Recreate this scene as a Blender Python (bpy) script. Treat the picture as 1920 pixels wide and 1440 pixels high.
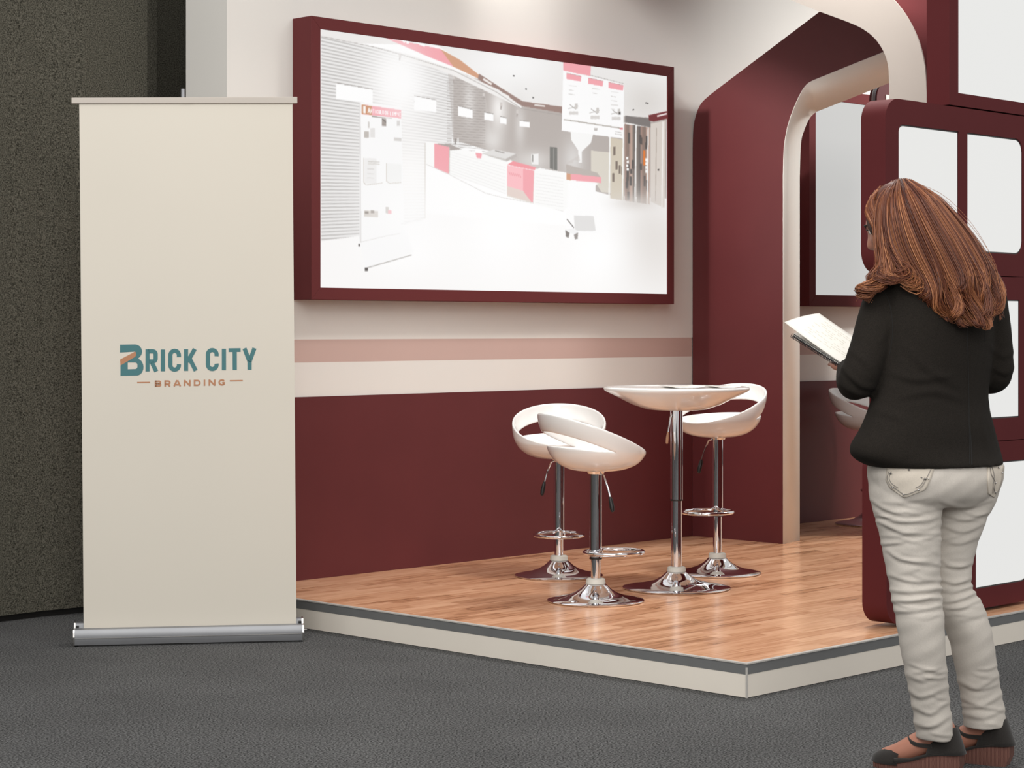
import bpy, bmesh, math, random
import numpy as np
from mathutils import Vector, Matrix
from mathutils.geometry import tessellate_polygon

random.seed(7); np.random.seed(7)
PI = math.pi
S = bpy.context.scene
COL = S.collection
for _o in list(bpy.data.objects): bpy.data.objects.remove(_o)

# ------------------------------------------------------------------ camera, world, lights, exposure
CAM = Vector((-5.646, -7.270, 1.28))
F = 3850.0; CX = 960.0; HY = 615.0
YAW = math.radians(-45.74)
RT = Vector((math.cos(YAW), math.sin(YAW)))          # image right, on the ground
FW = Vector((-math.sin(YAW), math.cos(YAW)))         # view direction, on the ground
cd = bpy.data.cameras.new('camera'); cam = bpy.data.objects.new('camera', cd); COL.objects.link(cam)
cam.location = CAM; cam.rotation_euler = (PI/2, 0, YAW)
cd.sensor_width = 36.0; cd.lens = F/1920*36.0; cd.shift_y = -(720-HY)/1920.0
cd.clip_end = 200
S.camera = cam
S.view_settings.view_transform = 'Standard'; S.view_settings.look = 'None'
S.view_settings.exposure = 0.0; S.view_settings.gamma = 1.0; S.view_settings.use_curve_mapping = False
wd = bpy.data.worlds.new('hall'); S.world = wd; wd.use_nodes = True
wd.node_tree.nodes['Background'].inputs[0].default_value = (1.0, 0.985, 0.965, 1)
wd.node_tree.nodes['Background'].inputs[1].default_value = 0.72

def area(name, loc, target, size, power, color=(1, .96, .9), sy=None, spread=180):
    l = bpy.data.lights.new(name, 'AREA'); l.energy = power; l.size = size; l.color = color
    if sy: l.shape = 'RECTANGLE'; l.size_y = sy
    l.spread = math.radians(spread)
    o = bpy.data.objects.new(name, l); COL.objects.link(o); o.location = loc
    o.rotation_euler = (Vector(target)-Vector(loc)).to_track_quat('-Z', 'Y').to_euler()
    return o
area('hall_lamp_left', (-3.8, -3.8, 4.3), (0.8, -.2, 1.0), 2.6, 125, (1, .985, .96))
area('hall_lamp_right', (1.2, -6.2, 4.6), (1.8, -1.2, 0.4), 2.4, 24, (1, .985, .96))
area('fill_near', (-5.4, -8.6, 3.6), (0.2, -2.0, 1.0), 3.0, 190, (1, .985, .96))  # added frontal fill behind the camera, softens the shade; not an actual fitting
area('booth_lamp', (1.25, -.17, 3.8), (3.25, -.6, 1.9), 0.16, 14, (1, .985, .96), spread=80)
area('booth_lamp', (5.2, -2.0, 3.5), (4.9, -0.1, 1.0), 0.6, 40, (1, .98, .95), spread=112)
area('booth_lamp', (1.6, -2.0, 3.9), (1.8, -2.0, 0.1), 0.6, 46, (1, .975, .94), spread=130)

# ------------------------------------------------------------------ helpers
def ray(px, py):
    d = RT*((px-CX)/F)+FW
    return Vector((d.x, d.y, (HY-py)/F))
def on_y(px, py, y): r = ray(px, py); return CAM+r*((y-CAM.y)/r.y)
def on_x(px, py, x): r = ray(px, py); return CAM+r*((x-CAM.x)/r.x)
def on_z(px, py, z): r = ray(px, py); return CAM+r*((z-CAM.z)/r.z)
def lin(c):
    out = []
    for v in c[:3]:
        v /= 255.0
        out.append(v/12.92 if v <= .04045 else ((v+.055)/1.055)**2.4)
    return tuple(out)+(1.0,)
def direction(u, w): d = RT*u+FW*w; return d.normalized()

class MB:
    def __init__(s): s.v = []; s.f = []
    def add(s, vs, fs):
        n = len(s.v); s.v += [tuple(v) for v in vs]; s.f += [tuple(i+n for i in f) for f in fs]; return s
    def box(s, x0, x1, y0, y1, z0, z1):
        return s.add([(x0,y0,z0),(x1,y0,z0),(x1,y1,z0),(x0,y1,z0),(x0,y0,z1),(x1,y0,z1),(x1,y1,z1),(x0,y1,z1)],
                     [(3,2,1,0),(4,5,6,7),(0,1,5,4),(1,2,6,5),(2,3,7,6),(3,0,4,7)])
    def lathe(s, prof, n=48, c=(0,0,0), close=False):
        vs = []; fs = []
        for r, z in prof:
            for k in range(n):
                a = 2*PI*k/n; vs.append((c[0]+r*math.cos(a), c[1]+r*math.sin(a), c[2]+z))
        m = len(prof)
        for i in range(m-1 if not close else m):
            j = (i+1) % m
            for k in range(n):
                l = (k+1) % n; fs.append((i*n+k, i*n+l, j*n+l, j*n+k))
        if not close:
            if prof[0][0] > 1e-6: fs.append(tuple(range(n))[::-1])
            if prof[-1][0] > 1e-6: fs.append(tuple((m-1)*n+k for k in range(n)))
        return s.add(vs, fs)
    def tube(s, pts, rad, n=10, closed=False, cap=True):
        pts = [Vector(p) for p in pts]; m = len(pts)
        if not hasattr(rad, '__len__'): rad = [rad]*m
        vs = []; fs = []; up = None
        for i, p in enumerate(pts):
            if closed: t = pts[(i+1) % m]-pts[i-1]
            else: t = pts[min(i+1, m-1)]-pts[max(i-1, 0)]
            t.normalize()
            if up is None:
                up = Vector((0,0,1)) if abs(t.z) < .9 else Vector((1,0,0))
            a = up-t*up.dot(t)
            if a.length < 1e-5: a = t.orthogonal()
            a.normalize(); b = t.cross(a); up = a
            for k in range(n):
                q = 2*PI*k/n; vs.append(p+(a*math.cos(q)+b*math.sin(q))*rad[i])
        for i in range(m if closed else m-1):
            j = (i+1) % m
            for k in range(n):
                l = (k+1) % n; fs.append((i*n+k, i*n+l, j*n+l, j*n+k))
        if cap and not closed:
            fs.append(tuple(range(n))[::-1]); fs.append(tuple((m-1)*n+k for k in range(n)))
        return s.add(vs, fs)
    def prism(s, outer, d0, d1, to3, holes=()):
        """polygon (2D) with holes, between depths d0 and d1; to3(a, b, d) -> xyz"""
        loops = [list(outer)]+[list(h) for h in holes]
        flat = [p for l in loops for p in l]; n = len(flat)
        if not holes: tri = tessellate_polygon([[Vector((a, b, 0)) for a, b in l] for l in loops])
        else:
            bm = bmesh.new(); bv = [bm.verts.new((a, b, 0)) for a, b in flat]; o = 0; be = []
            for l in loops:
                be += [bm.edges.new((bv[o+k], bv[o+(k+1) % len(l)])) for k in range(len(l))]; o += len(l)
            bm.verts.index_update()
            bmesh.ops.triangle_fill(bm, edges=be, use_beauty=True)
            tri = [[v.index for v in f.verts] for f in bm.faces]; bm.free()
        vs = [to3(a, b, d0) for a, b in flat]+[to3(a, b, d1) for a, b in flat]
        fs = [tuple(t) for t in tri]+[tuple(i+n for i in t)[::-1] for t in tri]
        o = 0
        for l in loops:
            m = len(l)
            for k in range(m): fs.append((o+k, o+(k+1) % m, o+(k+1) % m+n, o+k+n))
            o += m
        return s.add(vs, fs)
    def loft(s, rings, cap=True):
        n = len(rings[0]); vs = [p for r in rings for p in r]; fs = []
        for i in range(len(rings)-1):
            for k in range(n):
                l = (k+1) % n; fs.append((i*n+k, i*n+l, (i+1)*n+l, (i+1)*n+k))
        if cap:
            fs.append(tuple(range(n))[::-1]); fs.append(tuple((len(rings)-1)*n+k for k in range(n)))
        return s.add(vs, fs)
    def mesh(s, name):
        me = bpy.data.meshes.new(name); me.from_pydata(s.v, [], s.f); me.update()
        bm = bmesh.new(); bm.from_mesh(me)
        bmesh.ops.remove_doubles(bm, verts=bm.verts, dist=1e-6)
        bmesh.ops.recalc_face_normals(bm, faces=bm.faces); bm.to_mesh(me); bm.free()
        return me

def link(name, me, mat=None, parent=None, smooth=False, angle=None):
    o = bpy.data.objects.new(name, me); COL.objects.link(o)
    if mat is not None and not me.materials: me.materials.append(mat)
    if parent is not None: o.parent = parent
    if smooth:
        me.polygons.foreach_set('use_smooth', [True]*len(me.polygons))
        if angle:
            try: me.set_sharp_from_angle(angle=math.radians(angle))
            except Exception: pass
    return o
def obj(name, mb, mat, parent=None, smooth=False, angle=40, bevel=0, seg=2):
    me = mb.mesh(name)
    o = link(name, me, mat, parent, smooth, angle)
    if bevel:
        m = o.modifiers.new('bevel', 'BEVEL'); m.width = bevel; m.segments = seg; m.limit_method = 'ANGLE'; m.angle_limit = math.radians(40)
    return o
def thing(name, label, cat, loc=(0,0,0), rz=0, group=None):
    o = bpy.data.objects.new(name, None); COL.objects.link(o); o.empty_display_size = .1
    o.location = loc; o.rotation_euler = (0, 0, rz)
    tag(o, label, cat, group); return o
def tag(o, label=None, cat=None, group=None, kind=None):
    if label: o['label'] = label
    if cat: o['category'] = cat
    if group: o['group'] = group
    if kind: o['kind'] = kind
    return o
def grown(mb, voxel, smooth=0, name='grown'):
    """closed overlapping shells -> one continuous skin"""
    me = mb.mesh(name); o = bpy.data.objects.new(name, me); COL.objects.link(o)
    r = o.modifiers.new('r', 'REMESH'); r.mode = 'VOXEL'; r.voxel_size = voxel
    if smooth:
        sm = o.modifiers.new('s', 'SMOOTH'); sm.factor = .5; sm.iterations = smooth
    dg = bpy.context.evaluated_depsgraph_get()
    out = bpy.data.meshes.new_from_object(o.evaluated_get(dg))
    bpy.data.objects.remove(o); out.name = name
    return out
def verts_np(me):
    a = np.empty(len(me.vertices)*3); me.vertices.foreach_get('co', a); return a.reshape(-1, 3)
def norms_np(me):
    a = np.empty(len(me.vertices)*3); me.vertices.foreach_get('normal', a); return a.reshape(-1, 3)
def set_verts(me, a): me.vertices.foreach_set('co', a.reshape(-1)); me.update()

# ------------------------------------------------------------------ materials
def mat(name, col=(200,200,200), rough=.5, metal=0, spec=.5, var=0, vscale=40, bump=0, bscale=200, coat=0, sheen=0, emit=None, estr=1, rand=0, colin=None):
    m = bpy.data.materials.new(name); m.use_nodes = True; t = m.node_tree; n = t.nodes; k = t.links
    b = n['Principled BSDF']; c = colin or lin(col)
    b.inputs['Base Color'].default_value = c; b.inputs['Roughness'].default_value = rough; b.inputs['Metallic'].default_value = metal
    b.inputs['Specular IOR Level'].default_value = spec; b.inputs['Coat Weight'].default_value = coat
    b.inputs['Coat Roughness'].default_value = .05
    if sheen: b.inputs['Sheen Weight'].default_value = sheen; b.inputs['Sheen Roughness'].default_value = .5
    if emit: b.inputs['Emission Color'].default_value = lin(emit); b.inputs['Emission Strength'].default_value = estr
    tc = None
    if var or bump:
        tc = n.new('ShaderNodeTexCoord')
    if var:
        nz = n.new('ShaderNodeTexNoise'); nz.inputs['Scale'].default_value = vscale; nz.inputs['Detail'].default_value = 4
        k.new(tc.outputs['Object'], nz.inputs['Vector'])
        mr = n.new('ShaderNodeMapRange'); mr.inputs[1].default_value = .3; mr.inputs[2].default_value = .7
        mr.inputs[3].default_value = 1-var; mr.inputs[4].default_value = 1+var
        k.new(nz.outputs['Fac'], mr.inputs[0])
        mx = n.new('ShaderNodeVectorMath'); mx.operation = 'SCALE'; mx.inputs[0].default_value = c[:3]
        k.new(mr.outputs[0], mx.inputs['Scale']); k.new(mx.outputs[0], b.inputs['Base Color'])
    if bump:
        nb = n.new('ShaderNodeTexNoise'); nb.inputs['Scale'].default_value = bscale; nb.inputs['Detail'].default_value = 3
        k.new(tc.outputs['Object'], nb.inputs['Vector'])
        bp = n.new('ShaderNodeBump'); bp.inputs['Strength'].default_value = bump; bp.inputs['Distance'].default_value = .002
        k.new(nb.outputs['Fac'], bp.inputs['Height']); k.new(bp.outputs[0], b.inputs['Normal'])
    return m
MAROON = mat('maroon_laminate', (94,42,44), .5, spec=.3, var=.05, vscale=3, bump=.05, bscale=600)
MAROON_SATIN = mat('maroon_satin', (90,39,41), .7, spec=.1, var=.05, vscale=3, bump=.05, bscale=500)
CREAM = mat('cream_paint', (230,227,221), .55, var=.015, vscale=2)
CREAM_TRIM = mat('cream_lining', (228,225,218), .55, var=.02, vscale=3)
PINK = mat('pink_band', (200,172,163), .55, var=.015, vscale=2)
GREYBAND = mat('grey_vinyl', (110,111,111), .4, var=.05, vscale=6)
FASCIA = mat('cream_fascia', (234,226,214), .45, var=.02, vscale=4)
ALU = mat('aluminium', (205,203,200), .28, metal=1, var=.04, vscale=5)
ALU_MATT = mat('brushed_aluminium', (146,147,150), .5, metal=.6, var=.04, vscale=8)
FRAME_PAINT = mat('frame_lacquer', (100,48,49), .65, spec=.12)
CHROME = mat('chrome', (225,225,228), .04, metal=1)
BLACKP = mat('black_plastic', (22,21,20), .45)
WHITEP = mat('white_gloss_plastic', (236,234,231), .16, coat=.4, spec=.5)
COLLAR = mat('white_collar_plastic', (215,213,203), .5)
SHEET = mat('banner_print', (215,208,195), .6, var=.012, vscale=1.5)
TEAL = mat('teal_print', (64,116,120), .6)
ORANGE = mat('tan_print', (180,127,93), .6)
RAIL = mat('rail_enamel', (196,188,179), .7, spec=.15)
LIT = mat('backlit_acrylic', (50,50,50), .4, spec=.2, emit=(231,231,229), estr=.96)
LIT_BLUE = mat('backlit_screen', (60,60,60), .4, emit=(205,205,203), estr=.84)
DARKEDGE = mat('dark_gasket', (70,68,68), .5)
PAPER = mat('paper', (232,228,220), .7)
JACKET = mat('black_wool', (34,30,26), .95, spec=.2, var=.3, vscale=400, bump=.5, bscale=900)
JEANS = mat('grey_denim', (196,189,180), .85, var=.05, vscale=300, bump=.25, bscale=1200)
SKIN = mat('skin', (172,118,98), .5, var=.04, vscale=30)
SUEDE = mat('black_suede', (34,30,27), .95, var=.2, vscale=300, sheen=.15)

def carpet_mat():
    m = bpy.data.materials.new('grey_carpet'); m.use_nodes = True; t = m.node_tree; n = t.nodes; k = t.links
    b = n['Principled BSDF']; b.inputs['Roughness'].default_value = .95; b.inputs['Specular IOR Level'].default_value = .15
    tc = n.new('ShaderNodeTexCoord')
    a = n.new('ShaderNodeTexNoise'); a.inputs['Scale'].default_value = 150; a.inputs['Detail'].default_value = 2; a.inputs['Roughness'].default_value = .6
    c = n.new('ShaderNodeTexNoise'); c.inputs['Scale'].default_value = 2.2; c.inputs['Detail'].default_value = 4
    k.new(tc.outputs['Object'], a.inputs['Vector']); k.new(tc.outputs['Object'], c.inputs['Vector'])
    r = n.new('ShaderNodeValToRGB'); r.color_ramp.elements[0].position = .36; r.color_ramp.elements[1].position = .66
    r.color_ramp.elements[0].color = lin((18,18,18)); r.color_ramp.elements[1].color = lin((116,116,116))
    k.new(a.outputs['Fac'], r.inputs[0])
    mr = n.new('ShaderNodeMapRange'); mr.inputs[1].default_value = .3; mr.inputs[2].default_value = .7; mr.inputs[3].default_value = .88; mr.inputs[4].default_value = 1.1
    k.new(c.outputs['Fac'], mr.inputs[0])
    mx = n.new('ShaderNodeVectorMath'); mx.operation = 'SCALE'; k.new(r.outputs[0], mx.inputs[0]); k.new(mr.outputs[0], mx.inputs['Scale'])
    k.new(mx.outputs[0], b.inputs['Base Color'])
    bp = n.new('ShaderNodeBump'); bp.inputs['Strength'].default_value = .6; bp.inputs['Distance'].default_value = .004
    k.new(a.outputs['Fac'], bp.inputs['Height']); k.new(bp.outputs[0], b.inputs['Normal'])
    return m
CARPET = carpet_mat()
def felt_mat():
    m = bpy.data.materials.new('charcoal_felt'); m.use_nodes = True; t = m.node_tree; n = t.nodes; k = t.links
    b = n['Principled BSDF']; b.inputs['Roughness'].default_value = .95; b.inputs['Specular IOR Level'].default_value = .1
    tc = n.new('ShaderNodeTexCoord'); a = n.new('ShaderNodeTexNoise'); a.inputs['Scale'].default_value = 170; a.inputs['Detail'].default_value = 2; a.inputs['Roughness'].default_value = .75
    k.new(tc.outputs['Object'], a.inputs['Vector'])
    r = n.new('ShaderNodeValToRGB'); r.color_ramp.elements[0].position = .34; r.color_ramp.elements[1].position = .7
    r.color_ramp.elements[0].color = lin((36,35,29)); r.color_ramp.elements[1].color = lin((112,109,98))
    k.new(a.outputs['Fac'], r.inputs[0]); k.new(r.outputs[0], b.inputs['Base Color'])
    bp = n.new('ShaderNodeBump'); bp.inputs['Strength'].default_value = .4; bp.inputs['Distance'].default_value = .004
    k.new(a.outputs['Fac'], bp.inputs['Height']); k.new(bp.outputs[0], b.inputs['Normal'])
    return m
FELT = felt_mat()
def wood_mat():
    m = bpy.data.materials.new('oak_laminate'); m.use_nodes = True; t = m.node_tree; n = t.nodes; k = t.links
    b = n['Principled BSDF']; b.inputs['Roughness'].default_value = .2; b.inputs['Specular IOR Level'].default_value = .5
    tc = n.new('ShaderNodeTexCoord'); oi = n.new('ShaderNodeObjectInfo')
    sep = n.new('ShaderNodeSeparateXYZ'); k.new(tc.outputs['Object'], sep.inputs[0])
    # three printed strips per board, each strip cut into staves
    br = n.new('ShaderNodeTexBrick'); br.offset = .43; br.inputs['Scale'].default_value = 1; br.inputs['Brick Width'].default_value = .34
    br.inputs['Row Height'].default_value = .0633; br.inputs['Mortar Size'].default_value = .0; br.inputs['Bias'].default_value = 0
    br.inputs['Color1'].default_value = (0,0,0,1); br.inputs['Color2'].default_value = (1,1,1,1)
    off = n.new('ShaderNodeVectorMath'); off.operation = 'MULTIPLY_ADD'
    cmb = n.new('ShaderNodeCombineXYZ'); k.new(oi.outputs['Random'], cmb.inputs[0]); k.new(oi.outputs['Random'], cmb.inputs[1]); k.new(oi.outputs['Random'], cmb.inputs[2])
    k.new(cmb.outputs[0], off.inputs[0]); off.inputs[1].default_value = (37.0, 0.0633*300, 11.0); k.new(tc.outputs['Object'], off.inputs[2])
    k.new(off.outputs[0], br.inputs['Vector'])
    mp = n.new('ShaderNodeMapping'); mp.inputs['Scale'].default_value = (2.2, 34, 1); k.new(off.outputs[0], mp.inputs[0])
    g = n.new('ShaderNodeTexNoise'); g.inputs['Scale'].default_value = 1.6; g.inputs['Detail'].default_value = 6; g.inputs['Roughness'].default_value = .62
    k.new(mp.outputs[0], g.inputs['Vector'])
    ad = n.new('ShaderNodeMath'); ad.operation = 'MULTIPLY_ADD'; k.new(br.outputs['Color'], ad.inputs[0]); ad.inputs[1].default_value = .34; k.new(g.outputs['Fac'], ad.inputs[2])
    a2 = n.new('ShaderNodeMath'); a2.operation = 'MULTIPLY_ADD'; k.new(oi.outputs['Random'], a2.inputs[0]); a2.inputs[1].default_value = .10; k.new(ad.outputs[0], a2.inputs[2])
    r = n.new('ShaderNodeValToRGB'); e = r.color_ramp.elements
    e[0].position = .36; e[0].color = lin((150,102,68)); e[1].position = .96; e[1].color = lin((240,190,152))
    e.new(.62).color = lin((214,160,122))
    k.new(a2.outputs[0], r.inputs[0]); k.new(r.outputs[0], b.inputs['Base Color'])
    return m
WOOD = wood_mat()

# ------------------------------------------------------------------ floor and hall backdrop
H0 = 0.122                                             # height of the stage
floor = obj('floor', MB().box(-14, 14, -14, 12, -.05, 0), CARPET); tag(floor, kind='structure')
# charcoal felt partition of the hall behind the booth
dp = [on_z(-260, 1196, 0), on_z(0, 1168, 0), on_z(80, 1158, 0), on_z(160, 1150, 0), on_z(300, 1141, 0)]
dp = [Vector((p.x, p.y, 0)) for p in dp]
back = [p+Vector((-.02, .06, 0)) for p in dp]
xe = 0.0
hall = MB()
dcut = on_y(276, 700, dp[3].y); dcut2 = on_y(294, 700, dp[3].y+.05)
line = [p for p in dp[:4]]+[Vector((dcut.x, dp[3].y, 0))]
outer = line+[Vector((dcut2.x, dcut2.y, 0)), Vector((dcut2.x, dcut2.y+.06, 0))]+[Vector((line[0].x, line[0].y+.3, 0))]
hall.prism([(p.x, p.y) for p in outer], .03, 4.6, lambda a, b, d: (a, b, d))
wl = obj('wall_left', hall, FELT); tag(wl, kind='structure')
o = obj('shadow_gap', MB().prism([(p.x+.005, p.y+.03) for p in outer], 0, .03, lambda a, b, d: (a, b, d)), BLACKP, wl)
wb = obj('wall_hall', MB().box(-6, 14, 1.6, 1.7, 0, 5), FELT); tag(wb, kind='structure')

# ------------------------------------------------------------------ stage platform
XE = 9.6
stage = thing('stage_platform', 'low exhibition platform with oak laminate deck, grey edge band and cream fascia', 'platform', (0, 0, 0))
obj('deck_core', MB().box(.014, XE, -2.886, -.006, 0, H0-.014), BLACKP, stage)
TRIM = mat('pale_aluminium', (206,202,196), .4, metal=.25)
obj('edge_trim', MB().box(-.003, .014, -2.903, 0, H0-.005, H0), TRIM, stage)
obj('edge_trim', MB().box(.014, XE, -2.903, -2.886, H0-.005, H0), TRIM, stage)
obj('grey_band', MB().box(0, .014, -2.9, 0, H0-.040, H0-.005), GREYBAND, stage)
obj('grey_band', MB().box(.014, XE, -2.9, -2.886, H0-.040, H0-.005), GREYBAND, stage)
obj('fascia', MB().box(.001, .014, -2.899, 0, 0.002, H0-.040), FASCIA, stage)
for x0, x1 in ((.014, 1.33), (1.333, 4.0), (4.003, XE)):
    obj('fascia', MB().box(x0, x1, -2.899, -2.886, 0.002, H0-.040), FASCIA, stage)
obj('corner_strip', MB().box(-.0025, .003, -2.9025, -2.897, 0.001, H0-.016), TRIM, stage)
PW, PL = .19, 1.285
y = -2.886; row = 0
while y < -.005:
    y1 = min(y+PW, 0.0)
    x = .014-PL*random.random()
    while x < XE:
        a, b = max(x, .014), min(x+PL, XE)
        if b-a > .02:
            w = (b-a)/2; h = (y1-y)/2
            p = obj('plank', MB().box(-w+.0006, w-.0006, -h+.0006, h-.0006, -.014, 0), WOOD, stage)
            p.location = ((a+b)/2, (y+y1)/2, H0)
        x += PL
    y = y1; row += 1

# ------------------------------------------------------------------ booth walls
ZT = 3.9
m = obj('wall_back', MB().box(0, XE, .012, .30, 0.001, ZT), CREAM); tag(m, kind='structure')
obj('panel', MB().box(0, XE, 0, .012, 1.227, ZT), CREAM, m)
for x0, x1 in ((0, 3.25), (3.47, XE)):
    if 0: obj('panel', MB().box(x0, x1, 0, .012, 1.227, ZT), CREAM, m)
    obj('pink_stripe', MB().box(x0, x1, -.0005, .012, 1.122, 1.227), PINK, m)
    obj('cream_stripe', MB().box(x0, x1, 0, .012, .963, 1.122), CREAM, m)
    obj('wainscot', MB().box(x0, x1, -.006, .012, H0+.0005, .963), MAROON, m)

def arc(c, r, a0, a1, n=10):
    return [(c[0]+r*math.cos(a0+(a1-a0)*i/n), c[1]+r*math.sin(a0+(a1-a0)*i/n)) for i in range(n+1)]
def spline(pts, n=6):
    """Catmull-Rom through 2D points"""
    out = []
    P = [pts[0]]+list(pts)+[pts[-1]]
    for i in range(1, len(P)-2):
        for k in range(n):
            t = k/n; q = []
            for c in range(len(pts[0])):
                a, b, d, e = P[i-1][c], P[i][c], P[i+1][c], P[i+2][c]
                q.append(.5*(2*b+(d-a)*t+(2*a-5*b+4*d-e)*t*t+(3*b-a-3*d+e)*t**3))
            out.append(tuple(q))
    out.append(tuple(pts[-1])); return out
# right-hand divider: a bulkhead across the booth with an arched opening (a = y, b = z)
ou = [(0, H0)]+spline([(0, 2.25), (-.004, 2.38), (-.025, 2.468), (-.07, 2.535), (-.181, 2.600)])+[(-.862, 2.95), (-1.06, 3.05)]
inn = [(-1.66, 2.79), (-1.263, 2.701), (-1.082, 2.657)]+spline([(-.82, 2.592), (-.775, 2.572), (-.727, 2.515), (-.664, 2.392), (-.630, 2.26), (-.622, 2.10)])+[(-.622, H0)]
inb = [(-1.66, 2.700), (-1.263, 2.600), (-1.0, 2.533)]+spline([(-.70, 2.458), (-.672, 2.449), (-.633, 2.419), (-.597, 2.355), (-.576, 2.284), (-.568, 2.10)])+[(-.568, H0)]
yz = lambda a, b, d: (d, a-.0065, b)
pf, pb = ou+inn, ou+inb
n_ = len(pf)
dv = MB()
tri = tessellate_polygon([[Vector((a, b, 0)) for a, b in pf]]); trib = tessellate_polygon([[Vector((a, b, 0)) for a, b in pb]])
dv.add([yz(a, b, 3.25) for a, b in pf]+[yz(a, b, 3.47) for a, b in pb],
       [tuple(t) for t in tri]+[tuple(i+n_ for i in t)[::-1] for t in trib]+[(k, (k+1) % n_, (k+1) % n_+n_, k+n_) for k in range(n_)])
wr = obj('wall_right', dv, MAROON); tag(wr, kind='structure')
n_ = len(inn); vs = []
for (a, b), (c, d) in zip(inn, inb):      # thin cream lining over the thickness of the opening
    vs.append((3.2498, a-.0080, b-.0012)); vs.append((3.4702, c-.0080, d-.0012))
o = obj('reveal_lining', MB().add(vs, [(2*i, 2*i+2, 2*i+3, 2*i+1) for i in range(n_-1)]), CREAM_TRIM, wr, smooth=True, angle=30)
sd = o.modifiers.new('s', 'SOLIDIFY'); sd.thickness = .003; sd.offset = 0
# front arch: leg with rounded shoulder whose beam climbs back over the stage
gi = [(-2.135, H0+.0006), (-2.135, 2.25)]+spline([(-2.135, 2.362), (-2.128, 2.44), (-2.107, 2.499), (-2.065, 2.558), (-2.008, 2.605), (-1.93, 2.646), (-1.762, 2.715)])+[(-1.598, 2.787), (-.012, 3.482)]
go = [(-.012, 3.72), (-1.98, 2.86)]+spline([(-2.06, 2.82), (-2.149, 2.736), (-2.225, 2.645), (-2.285, 2.535), (-2.318, 2.42), (-2.328, 2.30)])+[(-2.328, H0+.0006)]
wf = obj('wall_front', MB().prism(gi+go, 2.008, 3.47, yz), MAROON_SATIN, smooth=True, angle=30); tag(wf, kind='structure')
ENDP = mat('grey_cream_panel', (162,154,147), .55, var=.02, vscale=3)
obj('end_panel', MB().prism(gi+go, 2.0, 2.008, yz), ENDP, wf)
# ------------------------------------------------------------------ backlit wall pictures
def frame_piece(mb, x0, x1, z0, z1, bw, y0, y1):
    o_ = [(x0,z0),(x1,z0),(x1,z1),(x0,z1)]; i_ = [(x0+bw,z0+bw),(x1-bw,z0+bw),(x1-bw,z1-bw),(x0+bw,z1-bw)]
    for k in range(4):
        l = (k+1) % 4
        yield [o_[k], o_[l], i_[l], i_[k]]
xz = lambda a, b, d: (a, d, b)
TX0, TX1, TZ0, TZ1, TY = .376, 2.936, 1.409, 2.694, -.134
def light_frame(x0, x1, z0, z1, bw, label):
    t = thing('lightbox_picture', label, 'light box', ((x0+x1)/2, 0, z0))
    cx = (x0+x1)/2
    for q in frame_piece(None, x0, x1, z0, z1, bw, 0, 0):
        obj('frame_bar', MB().prism([(a-cx, b-z0) for a, b in q], TY, -.001, xz), FRAME_PAINT, t, bevel=.002)
    obj('back_board', MB().box(x0+bw-cx, x1-bw-cx, -.03, -.002, bw, z1-z0-bw), BLACKP, t)
    return t, cx
tv, tcx = light_frame(TX0, TX1, TZ0, TZ1, .055, 'wide maroon framed backlit photograph of a white shop interior on the back wall')

# the printed photograph on the light box: painted point by point on a flat sheet
PX0, PX1, PZ0, PZ1 = TX0+.055, TX1-.055, TZ0+.055, TZ1-.055
NX, NZ, SSA = 620, 300, 2
gx = (np.arange(NX*SSA)+.5)/(NX*SSA)*(PX1-PX0)+PX0
gz = (np.arange(NZ*SSA)+.5)/(NZ*SSA)*(PZ1-PZ0)+PZ0
GX, GZ = np.meshgrid(gx, gz)
PY = TY+.006
dpt = (GX-CAM.x)*FW.x+(PY-CAM.y)*FW.y
U = CX+F*((GX-CAM.x)*RT.x+(PY-CAM.y)*RT.y)/dpt
V = HY-F*(GZ-CAM.z)/dpt
IMG = np.zeros(U.shape+(3,)); IMG[:] = np.array((250,250,250))
def inside(poly):
    x0 = min(p[0] for p in poly); x1 = max(p[0] for p in poly); y0 = min(p[1] for p in poly); y1 = max(p[1] for p in poly)
    m = (U >= x0) & (U <= x1) & (V >= y0) & (V <= y1)
    idx = np.nonzero(m)
    u = U[idx]; v = V[idx]; ins = np.zeros(u.shape, bool); n = len(poly)
    for i in range(n):
        (ax, ay), (bx, by) = poly[i], poly[(i+1) % n]
        if ay == by: continue
        c = ((ay > v) != (by > v)) & (u < (bx-ax)*(v-ay)/(by-ay)+ax)
        ins ^= c
    return idx[0][ins], idx[1][ins]
def fill(poly, col, al=1.0):
    r, c = inside(poly)
    IMG[r, c] = IMG[r, c]*(1-al)+np.array(col)*al
def stroke(pts, w, col, al=1.0):
    for (ax, ay), (bx, by) in zip(pts[:-1], pts[1:]):
        dx, dy = bx-ax, by-ay; l = math.hypot(dx, dy) or 1; nx, ny = -dy/l*w/2, dx/l*w/2
        fill([(ax+nx, ay+ny), (bx+nx, by+ny), (bx-nx, by-ny), (ax-nx, ay-ny)], col, al)
def glow(cx, cy, rx, ry, col, al):
    e = al*np.exp(-(((U-cx)/rx)**2+((V-cy)/ry)**2))[..., None]
    IMG[:] = IMG*(1-e)+np.array(col)*e
def rect(x0, y0, x1, y1, sl=0.0): return [(x0, y0), (x1, y0+sl*(x1-x0)), (x1, y1+sl*(x1-x0)), (x0, y1)]
# floor and ceiling
fill([(600,440),(680,428),(800,400),(1250,440),(1255,560),(600,560)], (246,245,244))
pass
fill([(600,50),(1260,120),(1260,250),(1180,225),(980,195),(820,85),(600,80)], (232,230,228))
glow(960, 120, 90, 45, (246,246,246), .9)
glow(1210, 190, 40, 40, (214,210,205), .7)
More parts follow.
